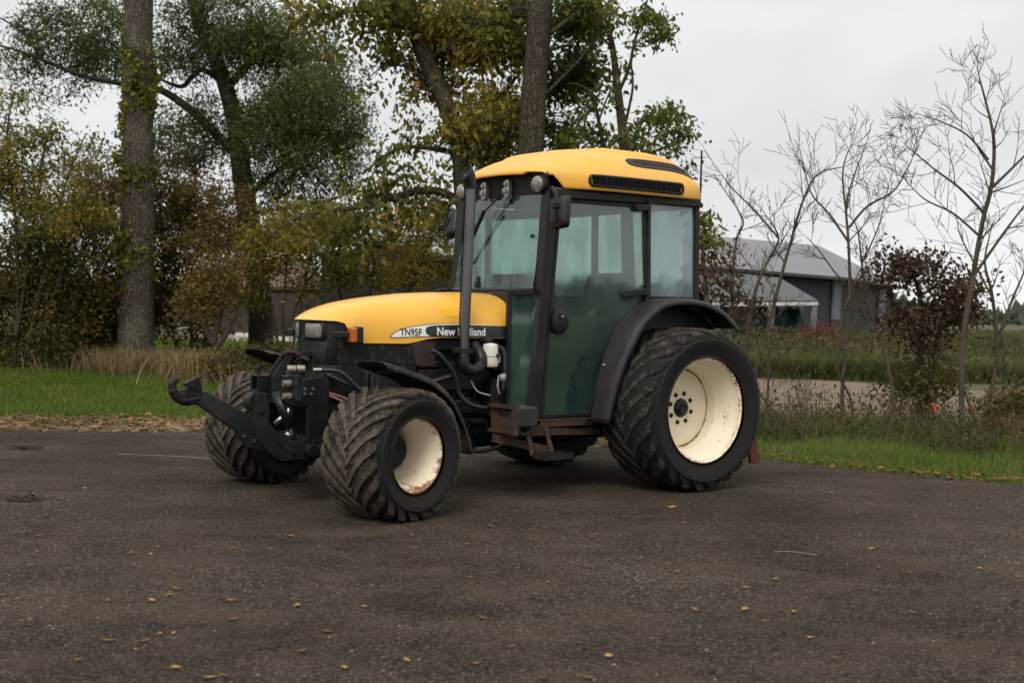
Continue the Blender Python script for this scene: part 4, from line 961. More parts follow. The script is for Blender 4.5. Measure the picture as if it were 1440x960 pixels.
# ---- trees
def bark(name, c1, c2, c3, sc_):
    m = bpy.data.materials.new(name); nt, lk = nodes(m); b = nt['Principled BSDF']; b.inputs['Roughness'].default_value = .95; b.inputs['Specular IOR Level'].default_value = .15
    v = coords(nt, lk, (1, 1, .13)); v2 = coords(nt, lk, (1, 1, 1)); d = nt.new('ShaderNodeVectorMath'); d.operation = 'ADD'
    nn = nt.new('ShaderNodeTexNoise'); nn.inputs['Scale'].default_value = 6; lk.new(v2, nn.inputs['Vector']); sv = nt.new('ShaderNodeVectorMath'); sv.operation = 'SCALE'; sv.inputs['Scale'].default_value = .12; lk.new(nn.outputs['Color'], sv.inputs[0]); lk.new(v, d.inputs[0]); lk.new(sv.outputs[0], d.inputs[1])
    vo = nt.new('ShaderNodeTexVoronoi'); vo.feature = 'DISTANCE_TO_EDGE'; vo.inputs['Scale'].default_value = sc_; lk.new(d.outputs[0], vo.inputs['Vector'])
    cr = ramp(nt, [(.0, (0, 0, 0)), (.22, (1, 1, 1))]); lk.new(vo.outputs['Distance'], cr.inputs[0])
    n1 = noise(nt, lk, 2.2, 5, v2, .6); n2 = noise(nt, lk, 30, 4, v2, .7)
    lich = ramp(nt, [(.50, (0, 0, 0)), (.66, (1, 1, 1))]); lk.new(math_n(nt, lk, 'ADD', math_n(nt, lk, 'MULTIPLY', n1, .7), math_n(nt, lk, 'MULTIPLY', n2, .3)), lich.inputs[0])
    c = mixc(nt, lk, cr.outputs[0], c2, c1); c = mixc(nt, lk, math_n(nt, lk, 'MULTIPLY', lich.outputs[0], .7), c, c3); lk.new(c, b.inputs['Base Color'])
    bump(nt, lk, b, math_n(nt, lk, 'ADD', cr.outputs[0], math_n(nt, lk, 'MULTIPLY', n2, .4)), .9, .02); return m
BARK = bark('grey_bark', (.105, .087, .067), (.050, .041, .031), (.150, .145, .105), 26)
BARK2 = noisy('dark_bark', (.045, .037, .027), (.018, .015, .011), 9, .95, (1, 1, .3), .7)
BARK3 = noisy('brown_twig_bark', (.105, .085, .060), (.045, .035, .026), 8, .9, (1, 1, .4), .4)
BARK4 = bark('mossy_bark', (.080, .066, .047), (.036, .030, .021), (.12, .115, .06), 28)
def pxpath(pts, Y, k=5):
    return smooth_path([at(p[0], p[1], Y + (p[2] if len(p) > 2 else 0)) for p in pts], k)
def clump_pts(blobs, Y, n_cl, n_lf, sig, sub=9):
    """blobs: (u, v, ru, rv, rd, weight, depth offset) ; clumps gather in uneven sub-groups ; returns clump centres and leaf points"""
    ws = np.array([b_[5]*b_[2]*b_[3] if len(b_) > 5 else b_[2]*b_[3] for b_ in blobs]); ws = ws/ws.sum()
    C = []
    for b_, w_ in zip(blobs, ws):
        k = max(3, int(n_cl*w_)); ns = max(3, min(sub, k//3))
        sub_c = unit(rng.normal(size=(ns, 3)))*(rng.random((ns, 1))**.38)*1.02
        q = sub_c[rng.integers(0, ns, k)] + rng.normal(0, .23, (k, 3))*np.array([1.15, 1, .7])
        d_ = Y + (b_[6] if len(b_) > 6 else 0)
        c = np.array(at(b_[0], b_[1], d_)); s_ = d_/CF
        C.append(c + q*np.array([b_[2]*s_, b_[4], b_[3]*s_]))
    C = np.concatenate(C)
    d = unit(rng.normal(size=C.shape) + np.array([0, 0, -.25]))*sig*2.4
    tt = rng.uniform(-1, 1, (len(C), n_lf, 1))
    L = C[:, None, :] + d[:, None, :]*tt + rng.normal(0, sig*.5, (len(C), n_lf, 3))
    return C, L.reshape(-1, 3)
def twigs(mb, C, anchors, frac, r0=.012, rnd=None, sides=3, maxlen=1e9):
    A = np.array([list(a[0]) for a in anchors]); rad = [a[1] for a in anchors]
    for c in C:
        if rnd.random() > frac: continue
        dd = np.linalg.norm(A - c, axis=1) + np.maximum(0, A[:, 2]-c[2])*.6; i = int(dd.argmin())
        if dd[i] > maxlen: continue
        a = Vector(A[i]); c_ = Vector(c); L = (c_-a).length
        m1 = a.lerp(c_, .4) + Vector((rnd.gauss(0, .08), rnd.gauss(0, .08), rnd.gauss(.08, .06)))*L
        m2 = a.lerp(c_, .75) + Vector((rnd.gauss(0, .06), rnd.gauss(0, .06), rnd.gauss(.06, .05)))*L
        r = min(rad[i]*.6, r0*(.5+L*.35))
        mb.tube([a, m1, m2, c_], [r, r*.7, r*.45, r*.25], sides, cap=False)
def add_limb(mb, pts, r, n=8, anchors=None, wob=0.):
    rs_ = lerp_path(list(r), 0, len(pts))
    if wob: rs_ = [q*(1+random.uniform(-wob, wob)) for q in rs_]
    mb.tube(pts, rs_, n)
    if anchors is not None:
        for p, q in zip(pts, rs_): anchors.append((p, q))
def leafy(root, blobs, Y, n_cl, n_lf, sig, size, aspect, mat, droop=.3, anchors=None, trunk_mb=None, frac=.5, r0=.012, seed=1, sides=3, name='crown', maxlen=1e9):
    C, L = clump_pts(blobs, Y, n_cl, n_lf, sig)
    keep = L[:, 2] > .05; V, F = leaves(L[keep], size, aspect, droop)
    if anchors and trunk_mb is not None: twigs(trunk_mb, C, anchors, frac, r0, random.Random(seed), sides, maxlen)
    return link_mesh(name, V, F, mat, root)
def recenter(root):      # children were made in world space: keep them there
    for c in root.children: c.matrix_parent_inverse = Matrix.Translation(-Vector(root.location))
def grow(mb, p, d, L, r, depth, rnd, kids=3, bend=.25, up=.15, minr=.0022, sides=4, split=(25, 55)):
    """a wandering branch with side shoots"""
    n = 5; pts = [p]; dirs = [d]; q = p.copy(); dd = d.copy()
    for i in range(n):
        dd = (dd + Vector((rnd.gauss(0, bend), rnd.gauss(0, bend), rnd.gauss(up, bend*.6)))*.35).normalized(); q = q + dd*(L/n); pts.append(q); dirs.append(dd)
    mb.tube(pts, [max(minr, r*(1-.75*i/n)) for i in range(n+1)], sides if r > .006 else 3, cap=False)
    if depth <= 0: return
    for k in range(kids):
        i = min(n, 1 + int(rnd.random()*n)); a = R(rnd.uniform(*split)); ax = dirs[i].orthogonal().normalized(); ax = Matrix.Rotation(rnd.uniform(0, 2*math.pi), 3, dirs[i]) @ ax
        nd = (Matrix.Rotation(a, 3, ax) @ dirs[i]); nd.z += .12; nd.normalize()
        grow(mb, pts[i], nd, L*rnd.uniform(.45, .75), max(minr, r*(1-.75*i/n)*.6), depth-1, rnd, kids, bend, up, minr, sides, split)

# leaf materials
DKG = leaf_mat('dark_green_leaves', [(.0, (.026, .040, .009)), (.35, (.056, .080, .019)), (.65, (.095, .125, .030)), (.88, (.15, .155, .042)), (1., (.24, .20, .05))], .35, .55)
OLV = leaf_mat('olive_leaves', [(.0, (.055, .064, .012)), (.35, (.125, .135, .022)), (.6, (.21, .195, .032)), (.8, (.33, .235, .035)), (.93, (.33, .15, .03)), (1., (.18, .07, .025))], .45, .8)
YGR = leaf_mat('yellow_green_leaves', [(.0, (.03, .05, .008)), (.4, (.085, .11, .016)), (.75, (.17, .17, .028)), (1., (.27, .19, .03))], .5, .9)
BRN = leaf_mat('autumn_brown_leaves', [(.0, (.042, .036, .011)), (.3, (.078, .068, .018)), (.5, (.125, .098, .024)), (.72, (.185, .12, .027)), (.9, (.28, .16, .033)), (1., (.33, .23, .045))], .4, .8)
BGR = leaf_mat('hedge_green_leaves', [(.0, (.028, .033, .008)), (.35, (.06, .066, .016)), (.62, (.10, .092, .022)), (.82, (.17, .115, .028)), (1., (.28, .165, .035))], .4, .7)
RED = leaf_mat('reddish_twig_leaves', [(.0, (.05, .036, .017)), (.5, (.11, .075, .034)), (1., (.19, .115, .05))], .4, .8)
DBR = leaf_mat('dark_brown_leaves', [(.0, (.028, .017, .010)), (.5, (.07, .040, .020)), (.85, (.12, .068, .032)), (1., (.16, .11, .045))], .3, 1.2)
CRM = leaf_mat('crimson_leaves', [(.0, (.07, .02, .015)), (.6, (.17, .035, .03)), (1., (.22, .08, .05))], .4, 1)

# 1 big straight trunk with ivy on the left
t = empty('trunk_tree', at(190, 522, 19.2)); tag(t, 'thick grey tree trunk with yellow green ivy, left of the tractor', 'tree')
mb = MB(); pth = pxpath([(190, 530), (191, 480), (193, 400), (194, 300), (194, 200), (194, 100), (195, 0), (196, -160)], 19.2, 6)
add_limb(mb, pth, [.38, .275, .248, .238, .232, .222, .212, .19], 20, wob=.03)
mb.build('trunk', BARK, t, smooth=True)
C, L = clump_pts([(186, 130, 16, 50, .26), (178, 210, 14, 60, .26), (180, 345, 14, 60, .26), (205, 330, 12, 40, .26), (196, 380, 22, 40, .27), (187, 250, 20, 40, .26), (200, 100, 22, 60, .26)], 19.2, 260, 12, .08)
ax = np.array([at(194, 200, 19.2).x, 19.2]); Q = L[:, :2]-ax; rr = np.linalg.norm(Q, axis=1, keepdims=True); L[:, :2] = ax + Q/np.maximum(rr, .01)*np.clip(rr, .235, .36)
V, F = leaves(L, .075, .7, .5); link_mesh('ivy', V, F, leaf_mat('ivy_leaves', [(.0, (.03, .045, .008)), (.4, (.10, .12, .016)), (.8, (.24, .21, .025)), (1., (.34, .26, .04))], .4, 1.2), t)
recenter(t)
# 2 dark green tree with a leaning trunk
Y = 21.5; t = empty('dark_tree', at(366, 500, Y)); tag(t, 'dark green narrow leaved tree with a curved dark trunk behind the left hedge', 'tree')
mb = MB(); an = []
add_limb(mb, pxpath([(367, 505), (366, 440), (360, 370), (348, 300), (338, 230), (330, 170), (312, 105), (288, 50), (272, 0), (262, -60)], Y), [.24, .20, .19, .18, .165, .15, .13, .12, .11, .08], 12, an)
add_limb(mb, pxpath([(330, 215), (295, 180), (262, 150), (228, 128), (205, 126), (170, 118, -.3), (120, 108, -.5), (60, 85, -.6), (20, 70, -.6), (-20, 60, -.5)], Y), [.09, .08, .07, .06, .05, .045, .04, .03, .02, .015], 7, an)
add_limb(mb, pxpath([(308, 112), (285, 98), (270, 108), (255, 122), (225, 112)], Y), [.06, .05, .045, .04, .02], 6, an)
add_limb(mb, pxpath([(318, 125), (360, 80), (400, 50), (440, 10)], Y), [.08, .06, .05, .02], 6, an)
add_limb(mb, pxpath([(335, 200), (380, 160), (430, 130), (480, 120)], Y), [.07, .055, .04, .015], 6, an)
add_limb(mb, pxpath([(345, 280), (390, 240), (440, 215), (490, 190)], Y), [.06, .045, .03, .012], 6, an)
add_limb(mb, pxpath([(350, 300), (420, 290), (470, 280), (510, 260)], Y), [.04, .03, .02, .01], 5, an)
add_limb(mb, pxpath([(60, 85, -.6), (30, 45, -.6), (-10, 20, -.6)], Y), [.03, .02, .01], 5, an)
crown_b = [(95, 62, 62, 34, .8, .9), (30, 92, 42, 22, .8, .8), (140, 30, 45, 40, .8), (75, 20, 40, 24, .8, .9), (150, 85, 40, 26, .7), (265, 35, 50, 50, .9), (250, 85, 36, 34, .7, .7), (330, 40, 60, 55, 1.1, 1.1), (400, 55, 70, 62, 1.2, 1.2), (440, 130, 62, 70, 1.2, 1.3), (400, 175, 58, 60, 1.1, 1.1), (462, 175, 46, 46, .9, 1.2), (430, 245, 62, 46, 1., .75), (375, 270, 46, 40, .9, .6), (475, 250, 40, 30, .8, .5), (345, 190, 30, 60, .8, .6), (270, 190, 40, 26, .7, .6), (250, 160, 30, 16, .6, .4), (300, 160, 26, 30, .6, .5), (225, 200, 26, 24, .6, .4), (330, 330, 60, 40, .8, .45), (400, 370, 60, 30, .8, .35), (420, 320, 50, 30, .8, .4), (60, 140, 34, 16, .5, .35), (110, 118, 30, 12, .5, .5), (500, 170, 16, 30, .5, .6)]
leafy(t, crown_b, Y, 2900, 27, .145, .076, .30, DKG, .35, an, mb, .16, .012, 3)
mb.build('trunk', BARK2, t, smooth=True); recenter(t)
# 3 leaning olive tree behind the bonnet
Y = 17.5; t = empty('olive_tree', Vector((at(668, 420, Y).x, Y, -.03))); tag(t, 'leaning tree with olive and yellow leaves behind the exhaust stack', 'tree')
mb = MB(); an = []
add_limb(mb, pxpath([(668, 545), (668, 420), (660, 330), (652, 262), (648, 205), (628, 150), (606, 100), (585, 50), (572, 10), (562, -50)], Y), [.19, .16, .15, .14, .14, .125, .115, .10, .085, .06], 12, an)
add_limb(mb, pxpath([(655, 292), (630, 274), (600, 268), (560, 276), (520, 288), (470, 296), (430, 302), (400, 318)], Y), [.07, .06, .055, .05, .04, .035, .028, .015], 7, an)
add_limb(mb, pxpath([(640, 215), (600, 208), (565, 208), (535, 224), (510, 245)], Y), [.05, .035, .028, .022, .012], 6, an)
add_limb(mb, pxpath([(580, 30), (545, 22), (500, 14), (455, 24), (420, 14), (390, -10)], Y), [.06, .05, .045, .035, .025, .02], 7, an)
add_limb(mb, pxpath([(600, 85), (640, 60), (690, 25), (720, -20)], Y), [.05, .035, .025, .015], 6, an)
add_limb(mb, pxpath([(622, 135), (600, 125), (575, 95), (540, 95), (520, 108)], Y), [.03, .022, .016, .012, .008], 5, an)
add_limb(mb, pxpath([(640, 190), (690, 150), (725, 110), (760, 80)], Y), [.05, .035, .025, .012], 6, an)
add_limb(mb, pxpath([(650, 230), (690, 215), (720, 190)], Y), [.03, .02, .01], 5, an)
add_limb(mb, pxpath([(545, 275), (505, 305), (480, 340), (470, 380)], Y), [.025, .02, .014, .008], 5, an)
ob = [(530, 22, 100, 30, .8, 1.1), (600, 34, 70, 40, .7, 1., .7), (660, 40, 75, 55, .7, 1., .8), (700, 110, 55, 60, .9, 1.1), (650, 110, 42, 45, .7, .7, .6), (590, 90, 40, 40, .6, .5, .7), (680, 175, 58, 40, .9, 1.1), (700, 205, 40, 24, .8, 1.1), (530, 70, 40, 26, .6, .35), (545, 115, 40, 25, .6, .2), (560, 185, 30, 25, .6, .2), (600, 215, 30, 30, .6, .3), (560, 245, 60, 30, .7, .3), (510, 265, 50, 26, .7, .35), (600, 300, 46, 36, .8, .55), (540, 320, 60, 40, .8, .5), (470, 330, 50, 40, .8, .45), (690, 190, 20, 30, .5, .4), (455, 60, 30, 30, .6, .15), (740, 40, 30, 40, .7, 1.), (715, 240, 40, 20, .8, .5)]
leafy(t, ob, Y, 1350, 14, .135, .092, .52, OLV, .5, an, mb, .9, .013, 5)
mb.build('trunk', BARK4, t, smooth=True); recenter(t)
# 4 straight trunk above the cab roof
Y = 16.4; t = empty('straight_tree', Vector((at(738, 420, Y).x, Y, -.03))); tag(t, 'straight grey brown tree trunk rising behind the cab roof', 'tree')
mb = MB(); an = []
add_limb(mb, pxpath([(738, 545), (740, 400), (744, 260), (747, 205), (751, 130), (757, 60), (762, 0), (768, -80)], Y, 6), [.23, .20, .173, .166, .16, .15, .146, .128], 16, an, wob=.02)
add_limb(mb, pxpath([(757, 60), (790, 35), (820, 10), (840, -20)], Y), [.04, .03, .02, .012], 5, an)
add_limb(mb, pxpath([(750, 150), (780, 120), (810, 90), (835, 60)], Y), [.03, .02, .014, .008], 5, an)
leafy(t, [(805, 40, 40, 46, .6, 1.1, .7), (820, 92, 30, 34, .5, .8, .7), (798, 120, 26, 40, .5, .9, .8), (790, 190, 30, 22, .5, .8, .8), (720, 30, 26, 24, .5, .8, 1.2), (830, 20, 26, 24, .6, .7, .7), (715, 160, 26, 30, .5, .6, 1.2)], Y, 480, 13, .115, .08, .55, YGR, .5, an, mb, .8, .012, 7)
mb.build('trunk', BARK4, t, smooth=True); recenter(t)
# 5 slender tree right of it
Y = 16.5; t = empty('slender_tree', Vector((at(880, 420, Y).x, Y, -.03))); tag(t, 'slender tree with sparse leaves rising behind the right half of the cab roof', 'tree')
mb = MB(); an = []
add_limb(mb, pxpath([(885, 550), (884, 400), (880, 260), (877, 200), (868, 120), (860, 60), (845, 10), (838, -50)], Y), [.10, .09, .075, .065, .05, .04, .03, .02], 9, an)
for pts, r in (([(870, 130), (885, 95), (892, 60), (905, 20), (915, -20)], .026), ([(862, 70), (842, 45), (835, 20)], .018), ([(876, 190), (885, 150), (890, 120), (888, 85), (898, 75)], .022), ([(850, 215), (842, 170), (832, 135), (815, 120), (795, 118)], .03), ([(868, 110), (850, 95), (830, 80)], .018), ([(878, 235), (900, 180), (915, 150)], .016), ([(885, 260), (920, 215), (940, 205), (955, 190)], .02), ([(892, 65), (910, 65), (930, 55)], .012), ([(842, 170), (855, 135), (862, 120)], .015), ([(832, 135), (840, 110), (845, 90)], .012), ([(940, 205), (935, 185), (945, 165)], .01)):
    add_limb(mb, pxpath(pts, Y), [r, r*.75, r*.4], 5, an)
leafy(t, [(915, 45, 26, 14, .5, 1.), (940, 50, 16, 16, .4, 1.), (900, 15, 26, 16, .5, 1.), (945, 170, 30, 20, .5, 1.1), (965, 180, 18, 14, .4, 1.), (915, 165, 18, 14, .4, .8), (850, 190, 40, 16, .5, .7), (835, 145, 22, 16, .4, .6), (860, 135, 16, 14, .4, .5), (815, 195, 22, 14, .4, .9), (890, 205, 30, 12, .5, .8), (850, 25, 24, 18, .5, .7), (870, 100, 14, 20, .4, .3), (940, 210, 24, 8, .4, .7), (975, 240, 10, 8, .3, .5), (880, 190, 26, 20, .4, .5)], Y, 210, 13, .09, .08, .5, YGR, .55, an, mb, .8, .010, 9)
mb.build('trunk', BARK4, t, smooth=True); recenter(t)
# leafy shoot just right of the cab
Y = 14.; t = empty('leafy_sapling', Vector((at(1000, 470, Y).x, Y, -.03))); tag(t, 'green leafy sapling showing just behind the rear corner of the cab', 'sapling')
mb = MB(); an = []
add_limb(mb, pxpath([(1000, 560), (998, 470), (992, 400), (988, 340), (990, 300)], Y), [.04, .03, .025, .018, .008], 7, an)
leafy(t, [(992, 310, 12, 14, .25, 1.3), (1000, 335, 14, 14, .3, 1.2), (985, 345, 10, 20, .3, 1.), (975, 300, 10, 14, .3, .6)], Y, 40, 10, .07, .075, .5, YGR, .5, an, mb, .9, .007, 2)
mb.build('trunk', BARK3, t, smooth=True); recenter(t)

# ---- hedge shrubs
def shrub(name, label, u, v, Y, stems, blobs, mat, n_cl, n_lf, sig=.12, size=.08, aspect=.5, cat='shrub', group=None, frac=.5, bark=BARK3, seed=1, r=.03, droop=.3, extra=None):
    size *= .74; n_cl = int(n_cl*1.75); base = on_ground(u, v); base = Vector((at(u, v, Y).x, Y, -.03)); t = empty(name, base); tag(t, label, cat, group)
    mb = MB(); an = []
    for pts in stems: add_limb(mb, pxpath([(pts[0][0], pts[0][1])] + list(pts[1:]), Y), [r, r*.7, r*.3], 6, an)
    leafy(t, blobs, Y, n_cl, n_lf, sig, size, aspect, mat, droop, an, mb, frac, .010, seed)
    if extra: leafy(t, extra[0], Y, int(extra[1]*1.7), n_lf, sig, size, aspect, extra[2], droop, an, mb, frac, .010, seed+1, name='autumn_crown')
    mb.build('stem', bark, t, smooth=True); recenter(t); return t
G = 'shrubs of the left hedge'
shrub('hedge_shrub', 'tall open shrub with yellow green sprays at the far left edge', 20, 525, 18.6, [[(20, 525), (25, 350), (10, 200), (20, 130)], [(30, 525), (70, 350), (95, 250), (120, 190)], [(15, 525), (50, 300), (60, 220), (75, 170)], [(40, 520), (105, 330), (130, 260)]],
      [(20, 240, 40, 60, .6, .9), (70, 220, 34, 50, .6, .8), (105, 240, 30, 46, .6, .7), (15, 170, 26, 46, .5, .7), (40, 300, 60, 40, .8, 1.2), (100, 310, 46, 40, .7, 1.1), (30, 145, 12, 26, .4, .5), (130, 215, 16, 26, .4, .4), (-20, 230, 40, 60, .6)], OLV, 470, 15, .11, .085, .45, group=G, seed=11)
shrub('hedge_shrub', 'dense brown and green shrub filling the lower left corner of the hedge', 40, 525, 18.9, [[(40, 525), (40, 430), (30, 340)], [(60, 525), (80, 430), (100, 350)], [(20, 525), (0, 430), (-10, 340)]],
      [(20, 370, 60, 50, .9), (80, 370, 55, 50, .9), (20, 450, 62, 55, .9), (90, 450, 52, 58, .9), (-40, 420, 50, 90, .9), (50, 500, 80, 26, .8, .8)], BGR, 640, 19, .12, .08, .5, group=G, seed=12, extra=([(40, 400, 80, 70, .9), (100, 440, 40, 60, .8), (60, 350, 60, 30, .8)], 300, BRN))
shrub('hedge_shrub', 'rust brown shrub just left of the ivy covered trunk', 140, 522, 19.8, [[(140, 522), (145, 420), (150, 310)], [(130, 522), (120, 400), (115, 320)], [(150, 522), (165, 400), (172, 300)]],
      [(140, 330, 44, 46, .8, .8), (145, 410, 50, 55, .9, 1.1), (150, 480, 46, 46, .8, 1.)], BRN, 430, 18, .12, .08, .5, group=G, seed=13, extra=([(140, 440, 50, 70, .8)], 200, BGR))
shrub('hedge_shrub', 'reddish thin twigged shrub behind the ivy covered trunk', 170, 515, 23., [[(170, 515), (165, 350), (150, 220)], [(180, 515), (200, 330), (225, 190)], [(160, 515), (130, 330), (130, 230)], [(190, 515), (260, 300), (290, 200)]],
      [(140, 245, 40, 40, .8, .5), (165, 280, 50, 46, .9, .9), (235, 190, 40, 46, .8, .45), (250, 230, 46, 40, .8, .7), (130, 300, 50, 40, .8, .9), (285, 215, 30, 30, .7, .5)], RED, 420, 15, .13, .085, .45, group=G, seed=14, frac=.8)
shrub('hedge_shrub', 'orange brown shrub between the ivy covered trunk and the dark trunk', 270, 515, 20.3, [[(270, 515), (265, 400), (250, 290)], [(280, 515), (300, 400), (310, 290)], [(255, 515), (235, 420), (228, 330)]],
      [(245, 270, 36, 36, .7, .7), (290, 280, 46, 40, .8, .8), (250, 340, 46, 46, .9, 1.1), (305, 345, 44, 46, .9, 1.), (240, 420, 36, 50, .8, 1.1), (295, 420, 46, 40, .8, .8), (260, 475, 46, 30, .8, .8), (330, 300, 36, 40, .8, .7)], BRN, 520, 17, .12, .08, .5, group=G, seed=15, extra=([(240, 300, 40, 60, .8), (270, 400, 60, 60, .8)], 240, BGR))
shrub('forked_shrub', 'small forked shrub with thin brown crown right of the straw coloured grass', 302, 512, 18.2, [[(302, 515), (301, 480), (312, 440), (318, 390)], [(301, 485), (285, 455), (268, 430)], [(302, 490), (318, 470), (335, 440)]],
      [(300, 400, 44, 30, .6, .6), (330, 380, 40, 40, .7, .6), (275, 425, 24, 22, .5, .5)], BRN, 170, 14, .11, .075, .5, group=G, seed=16, r=.05)
shrub('hedge_shrub', 'thin olive brown shrub in front of the dark trunk and the pale track', 400, 500, 19.4, [[(400, 505), (398, 430), (405, 360)], [(395, 505), (380, 420), (370, 340)], [(408, 505), (425, 420), (440, 340)], [(402, 470), (430, 400), (470, 350)]],
      [(390, 320, 46, 36, .8, .6), (440, 330, 50, 36, .8, .7), (410, 370, 50, 30, .8, .4), (365, 350, 30, 40, .7, .6), (470, 300, 46, 30, .8, .6), (350, 420, 20, 30, .6, .5), (430, 400, 30, 20, .6, .25)], OLV, 360, 14, .12, .08, .5, group=G, seed=17, frac=.9)
shrub('hedge_shrub', 'olive shrub hanging before the black barn and its white gable edge', 520, 500, 19.9, [[(520, 500), (520, 420), (530, 350)], [(510, 500), (480, 420), (470, 360)], [(530, 500), (570, 420), (600, 350)]],
      [(500, 360, 46, 34, .8, .6), (560, 350, 44, 36, .8, .7), (600, 385, 34, 26, .7, .8), (540, 395, 50, 18, .7, .5), (480, 395, 30, 18, .6, .4), (635, 380, 20, 30, .6, .9), (620, 320, 24, 30, .6, .4)], OLV, 330, 14, .12, .08, .5, group=G, seed=18, frac=.9)
shrub('low_bramble', 'low green bramble at the foot of the hedge behind the right front wheel', 340, 520, 17.0, [[(340, 520), (335, 500), (330, 485)], [(350, 520), (370, 500), (385, 490)]], [(335, 505, 40, 16, .4), (385, 500, 34, 14, .4), (300, 515, 24, 10, .4)], BGR, 150, 14, .08, .06, .6, cat='bramble', seed=19)

# the hedge goes on past the left edge of the picture (mirrored in the windscreen)
n = 420; c = np.stack([rng.uniform(-34, -11.5, n), rng.uniform(8, 20, n), np.zeros(n)], 1); c[:, 1] = np.where(c[:, 0] > -13.5, np.maximum(c[:, 1], 18), c[:, 1]); c[:, 2] = 6.5*rng.random(n)**1.2*(.55+.45*np.sin(c[:, 0]*.9)**2)
P = (c[:, None, :] + rng.normal(0, .45, (n, 60, 3))).reshape(-1, 3); P = P[P[:, 2] > 0]; V, F = leaves(P, .16, .5)
tag(link_mesh('hedge_continuation', V, F, BGR), 'dark hedge and trees continuing past the left edge, mirrored in the windscreen', 'hedge', kind='stuff')
# ---- saplings on the right
G2 = 'bare saplings along the right verge'
def sapling(label, u, v, Y, stems, seed, kids=3, depth=3, blobs=None, mat=None, n_cl=60, name='bare_sapling', every=4, blen=.45, group=G2, bark=BARK3, r_twig=.008, cat='sapling', n_lf=10):
    base = Vector((at(u, v, Y).x, Y, -.03)); t = empty(name, base); tag(t, label, cat, group); mb = MB(); an = []; rnd = random.Random(seed)
    for pts, r in stems:
        path = pxpath(pts, Y, 5); rs_ = lerp_path([r, r*.8, r*.55, r*.2], 0, len(path)); mb.tube(path, rs_, 7)
        for i in range(len(path)):
            an.append((path[i], rs_[i]))
            f = i/(len(path)-1)
            if f > .3 and i % every == 0 and i < len(path):
                for _ in range(2 if rnd.random() < .6 else 1):
                    d = (path[min(i+1, len(path)-1)]-path[i-1]).normalized(); ax = Matrix.Rotation(rnd.uniform(0, 6.28), 3, d) @ d.orthogonal().normalized()
                    nd = Matrix.Rotation(R(rnd.uniform(30, 65)), 3, ax) @ d
                    grow(mb, path[i], nd, blen*rnd.uniform(.6, 1.15)*(1.15-f*.6), min(rs_[i]*.55, r_twig), depth-1, rnd, kids, .3, .12, .0022, 4)
        d = (path[-1]-path[-2]).normalized(); grow(mb, path[-1], d, blen*.35, rs_[-1], 1, rnd, 2, .2, .1, .0022)
    if blobs: leafy(t, blobs, Y, int(n_cl*.8), n_lf+2, .10, .05, .5, mat, .4, an, mb, .8, .009, seed)
    mb.build('trunk', bark, t, smooth=True); recenter(t); return t
sapling('bare many stemmed sapling just right of the rear mudguard', 1045, 560, 11.6, [([(1040, 570), (1050, 480), (1062, 410), (1078, 370), (1095, 335), (1075, 300)], .022), ([(1050, 570), (1080, 460), (1098, 390), (1112, 340), (1130, 280), (1150, 245), (1185, 235)], .020), ([(1035, 560), (1030, 420), (1035, 340), (1045, 310), (1020, 270)], .016), ([(1078, 590), (1082, 500), (1090, 420), (1070, 380)], .012), ([(1095, 335), (1060, 295), (1030, 265), (1000, 225)], .010)], 21, n_cl=90, blobs=[(1010, 400, 30, 50, .4, .9), (1040, 430, 30, 30, .4, .8), (1020, 360, 24, 24, .4, .5), (1075, 450, 20, 20, .3, .4)], mat=DBR, n_lf=9)
sapling('slim double stemmed bare sapling before the left half of the grey barn', 1190, 600, 11.0, [([(1186, 612), (1184, 560), (1188, 500), (1195, 420), (1193, 340), (1190, 290), (1200, 250), (1215, 210)], .020), ([(1200, 610), (1196, 560), (1178, 520), (1184, 450), (1200, 400), (1215, 370)], .014), ([(1194, 320), (1220, 290), (1255, 270), (1275, 240), (1290, 205)], .012), ([(1193, 340), (1165, 300), (1140, 270), (1125, 210)], .012), ([(1190, 300), (1185, 250), (1190, 220), (1205, 190)], .010)], 22)
sapling('thin leaning bare sapling left of the dark brown bush', 1258, 595, 11.2, [([(1256, 605), (1256, 560), (1245, 500), (1222, 430), (1212, 370), (1205, 320), (1190, 300)], .017), ([(1222, 430), (1180, 390), (1150, 350), (1130, 330)], .010), ([(1212, 370), (1235, 320), (1245, 280)], .009)], 23)
sapling('largest bare sapling, tall and widely branched at the right edge', 1355, 625, 10.6, [([(1354, 640), (1352, 560), (1354, 480), (1368, 390), (1382, 310), (1394, 262), (1398, 210), (1394, 175), (1384, 135), (1376, 105)], .027), ([(1384, 300), (1350, 265), (1310, 235), (1275, 205)], .013), ([(1394, 265), (1420, 240), (1445, 215), (1480, 180)], .014), ([(1390, 225), (1360, 190), (1320, 170), (1290, 160)], .010), ([(1375, 330), (1340, 300), (1300, 280), (1270, 250)], .011), ([(1368, 390), (1410, 330), (1440, 290), (1480, 240)], .014), ([(1354, 540), (1372, 590), (1390, 570), (1420, 545), (1450, 530)], .012)], 24, every=3, blen=.52)
sapling('forked bare sapling at the far right behind the tallest one', 1392, 620, 11.3, [([(1382, 628), (1392, 560), (1402, 500), (1396, 420), (1385, 370), (1392, 330)], .024), ([(1400, 490), (1420, 430), (1450, 360)], .018), ([(1396, 420), (1370, 370), (1350, 330), (1345, 300)], .010)], 25)
sapling('low twiggy bush with dead stems hugging the rear tyre', 1085, 600, 10.2, [([(1085, 612), (1100, 580), (1120, 560)], .008), ([(1060, 540), (1085, 575), (1120, 605)], .010), ([(1082, 610), (1078, 560), (1084, 520)], .008)], 26, every=2, blen=.35, cat='bush', name='twiggy_bush')
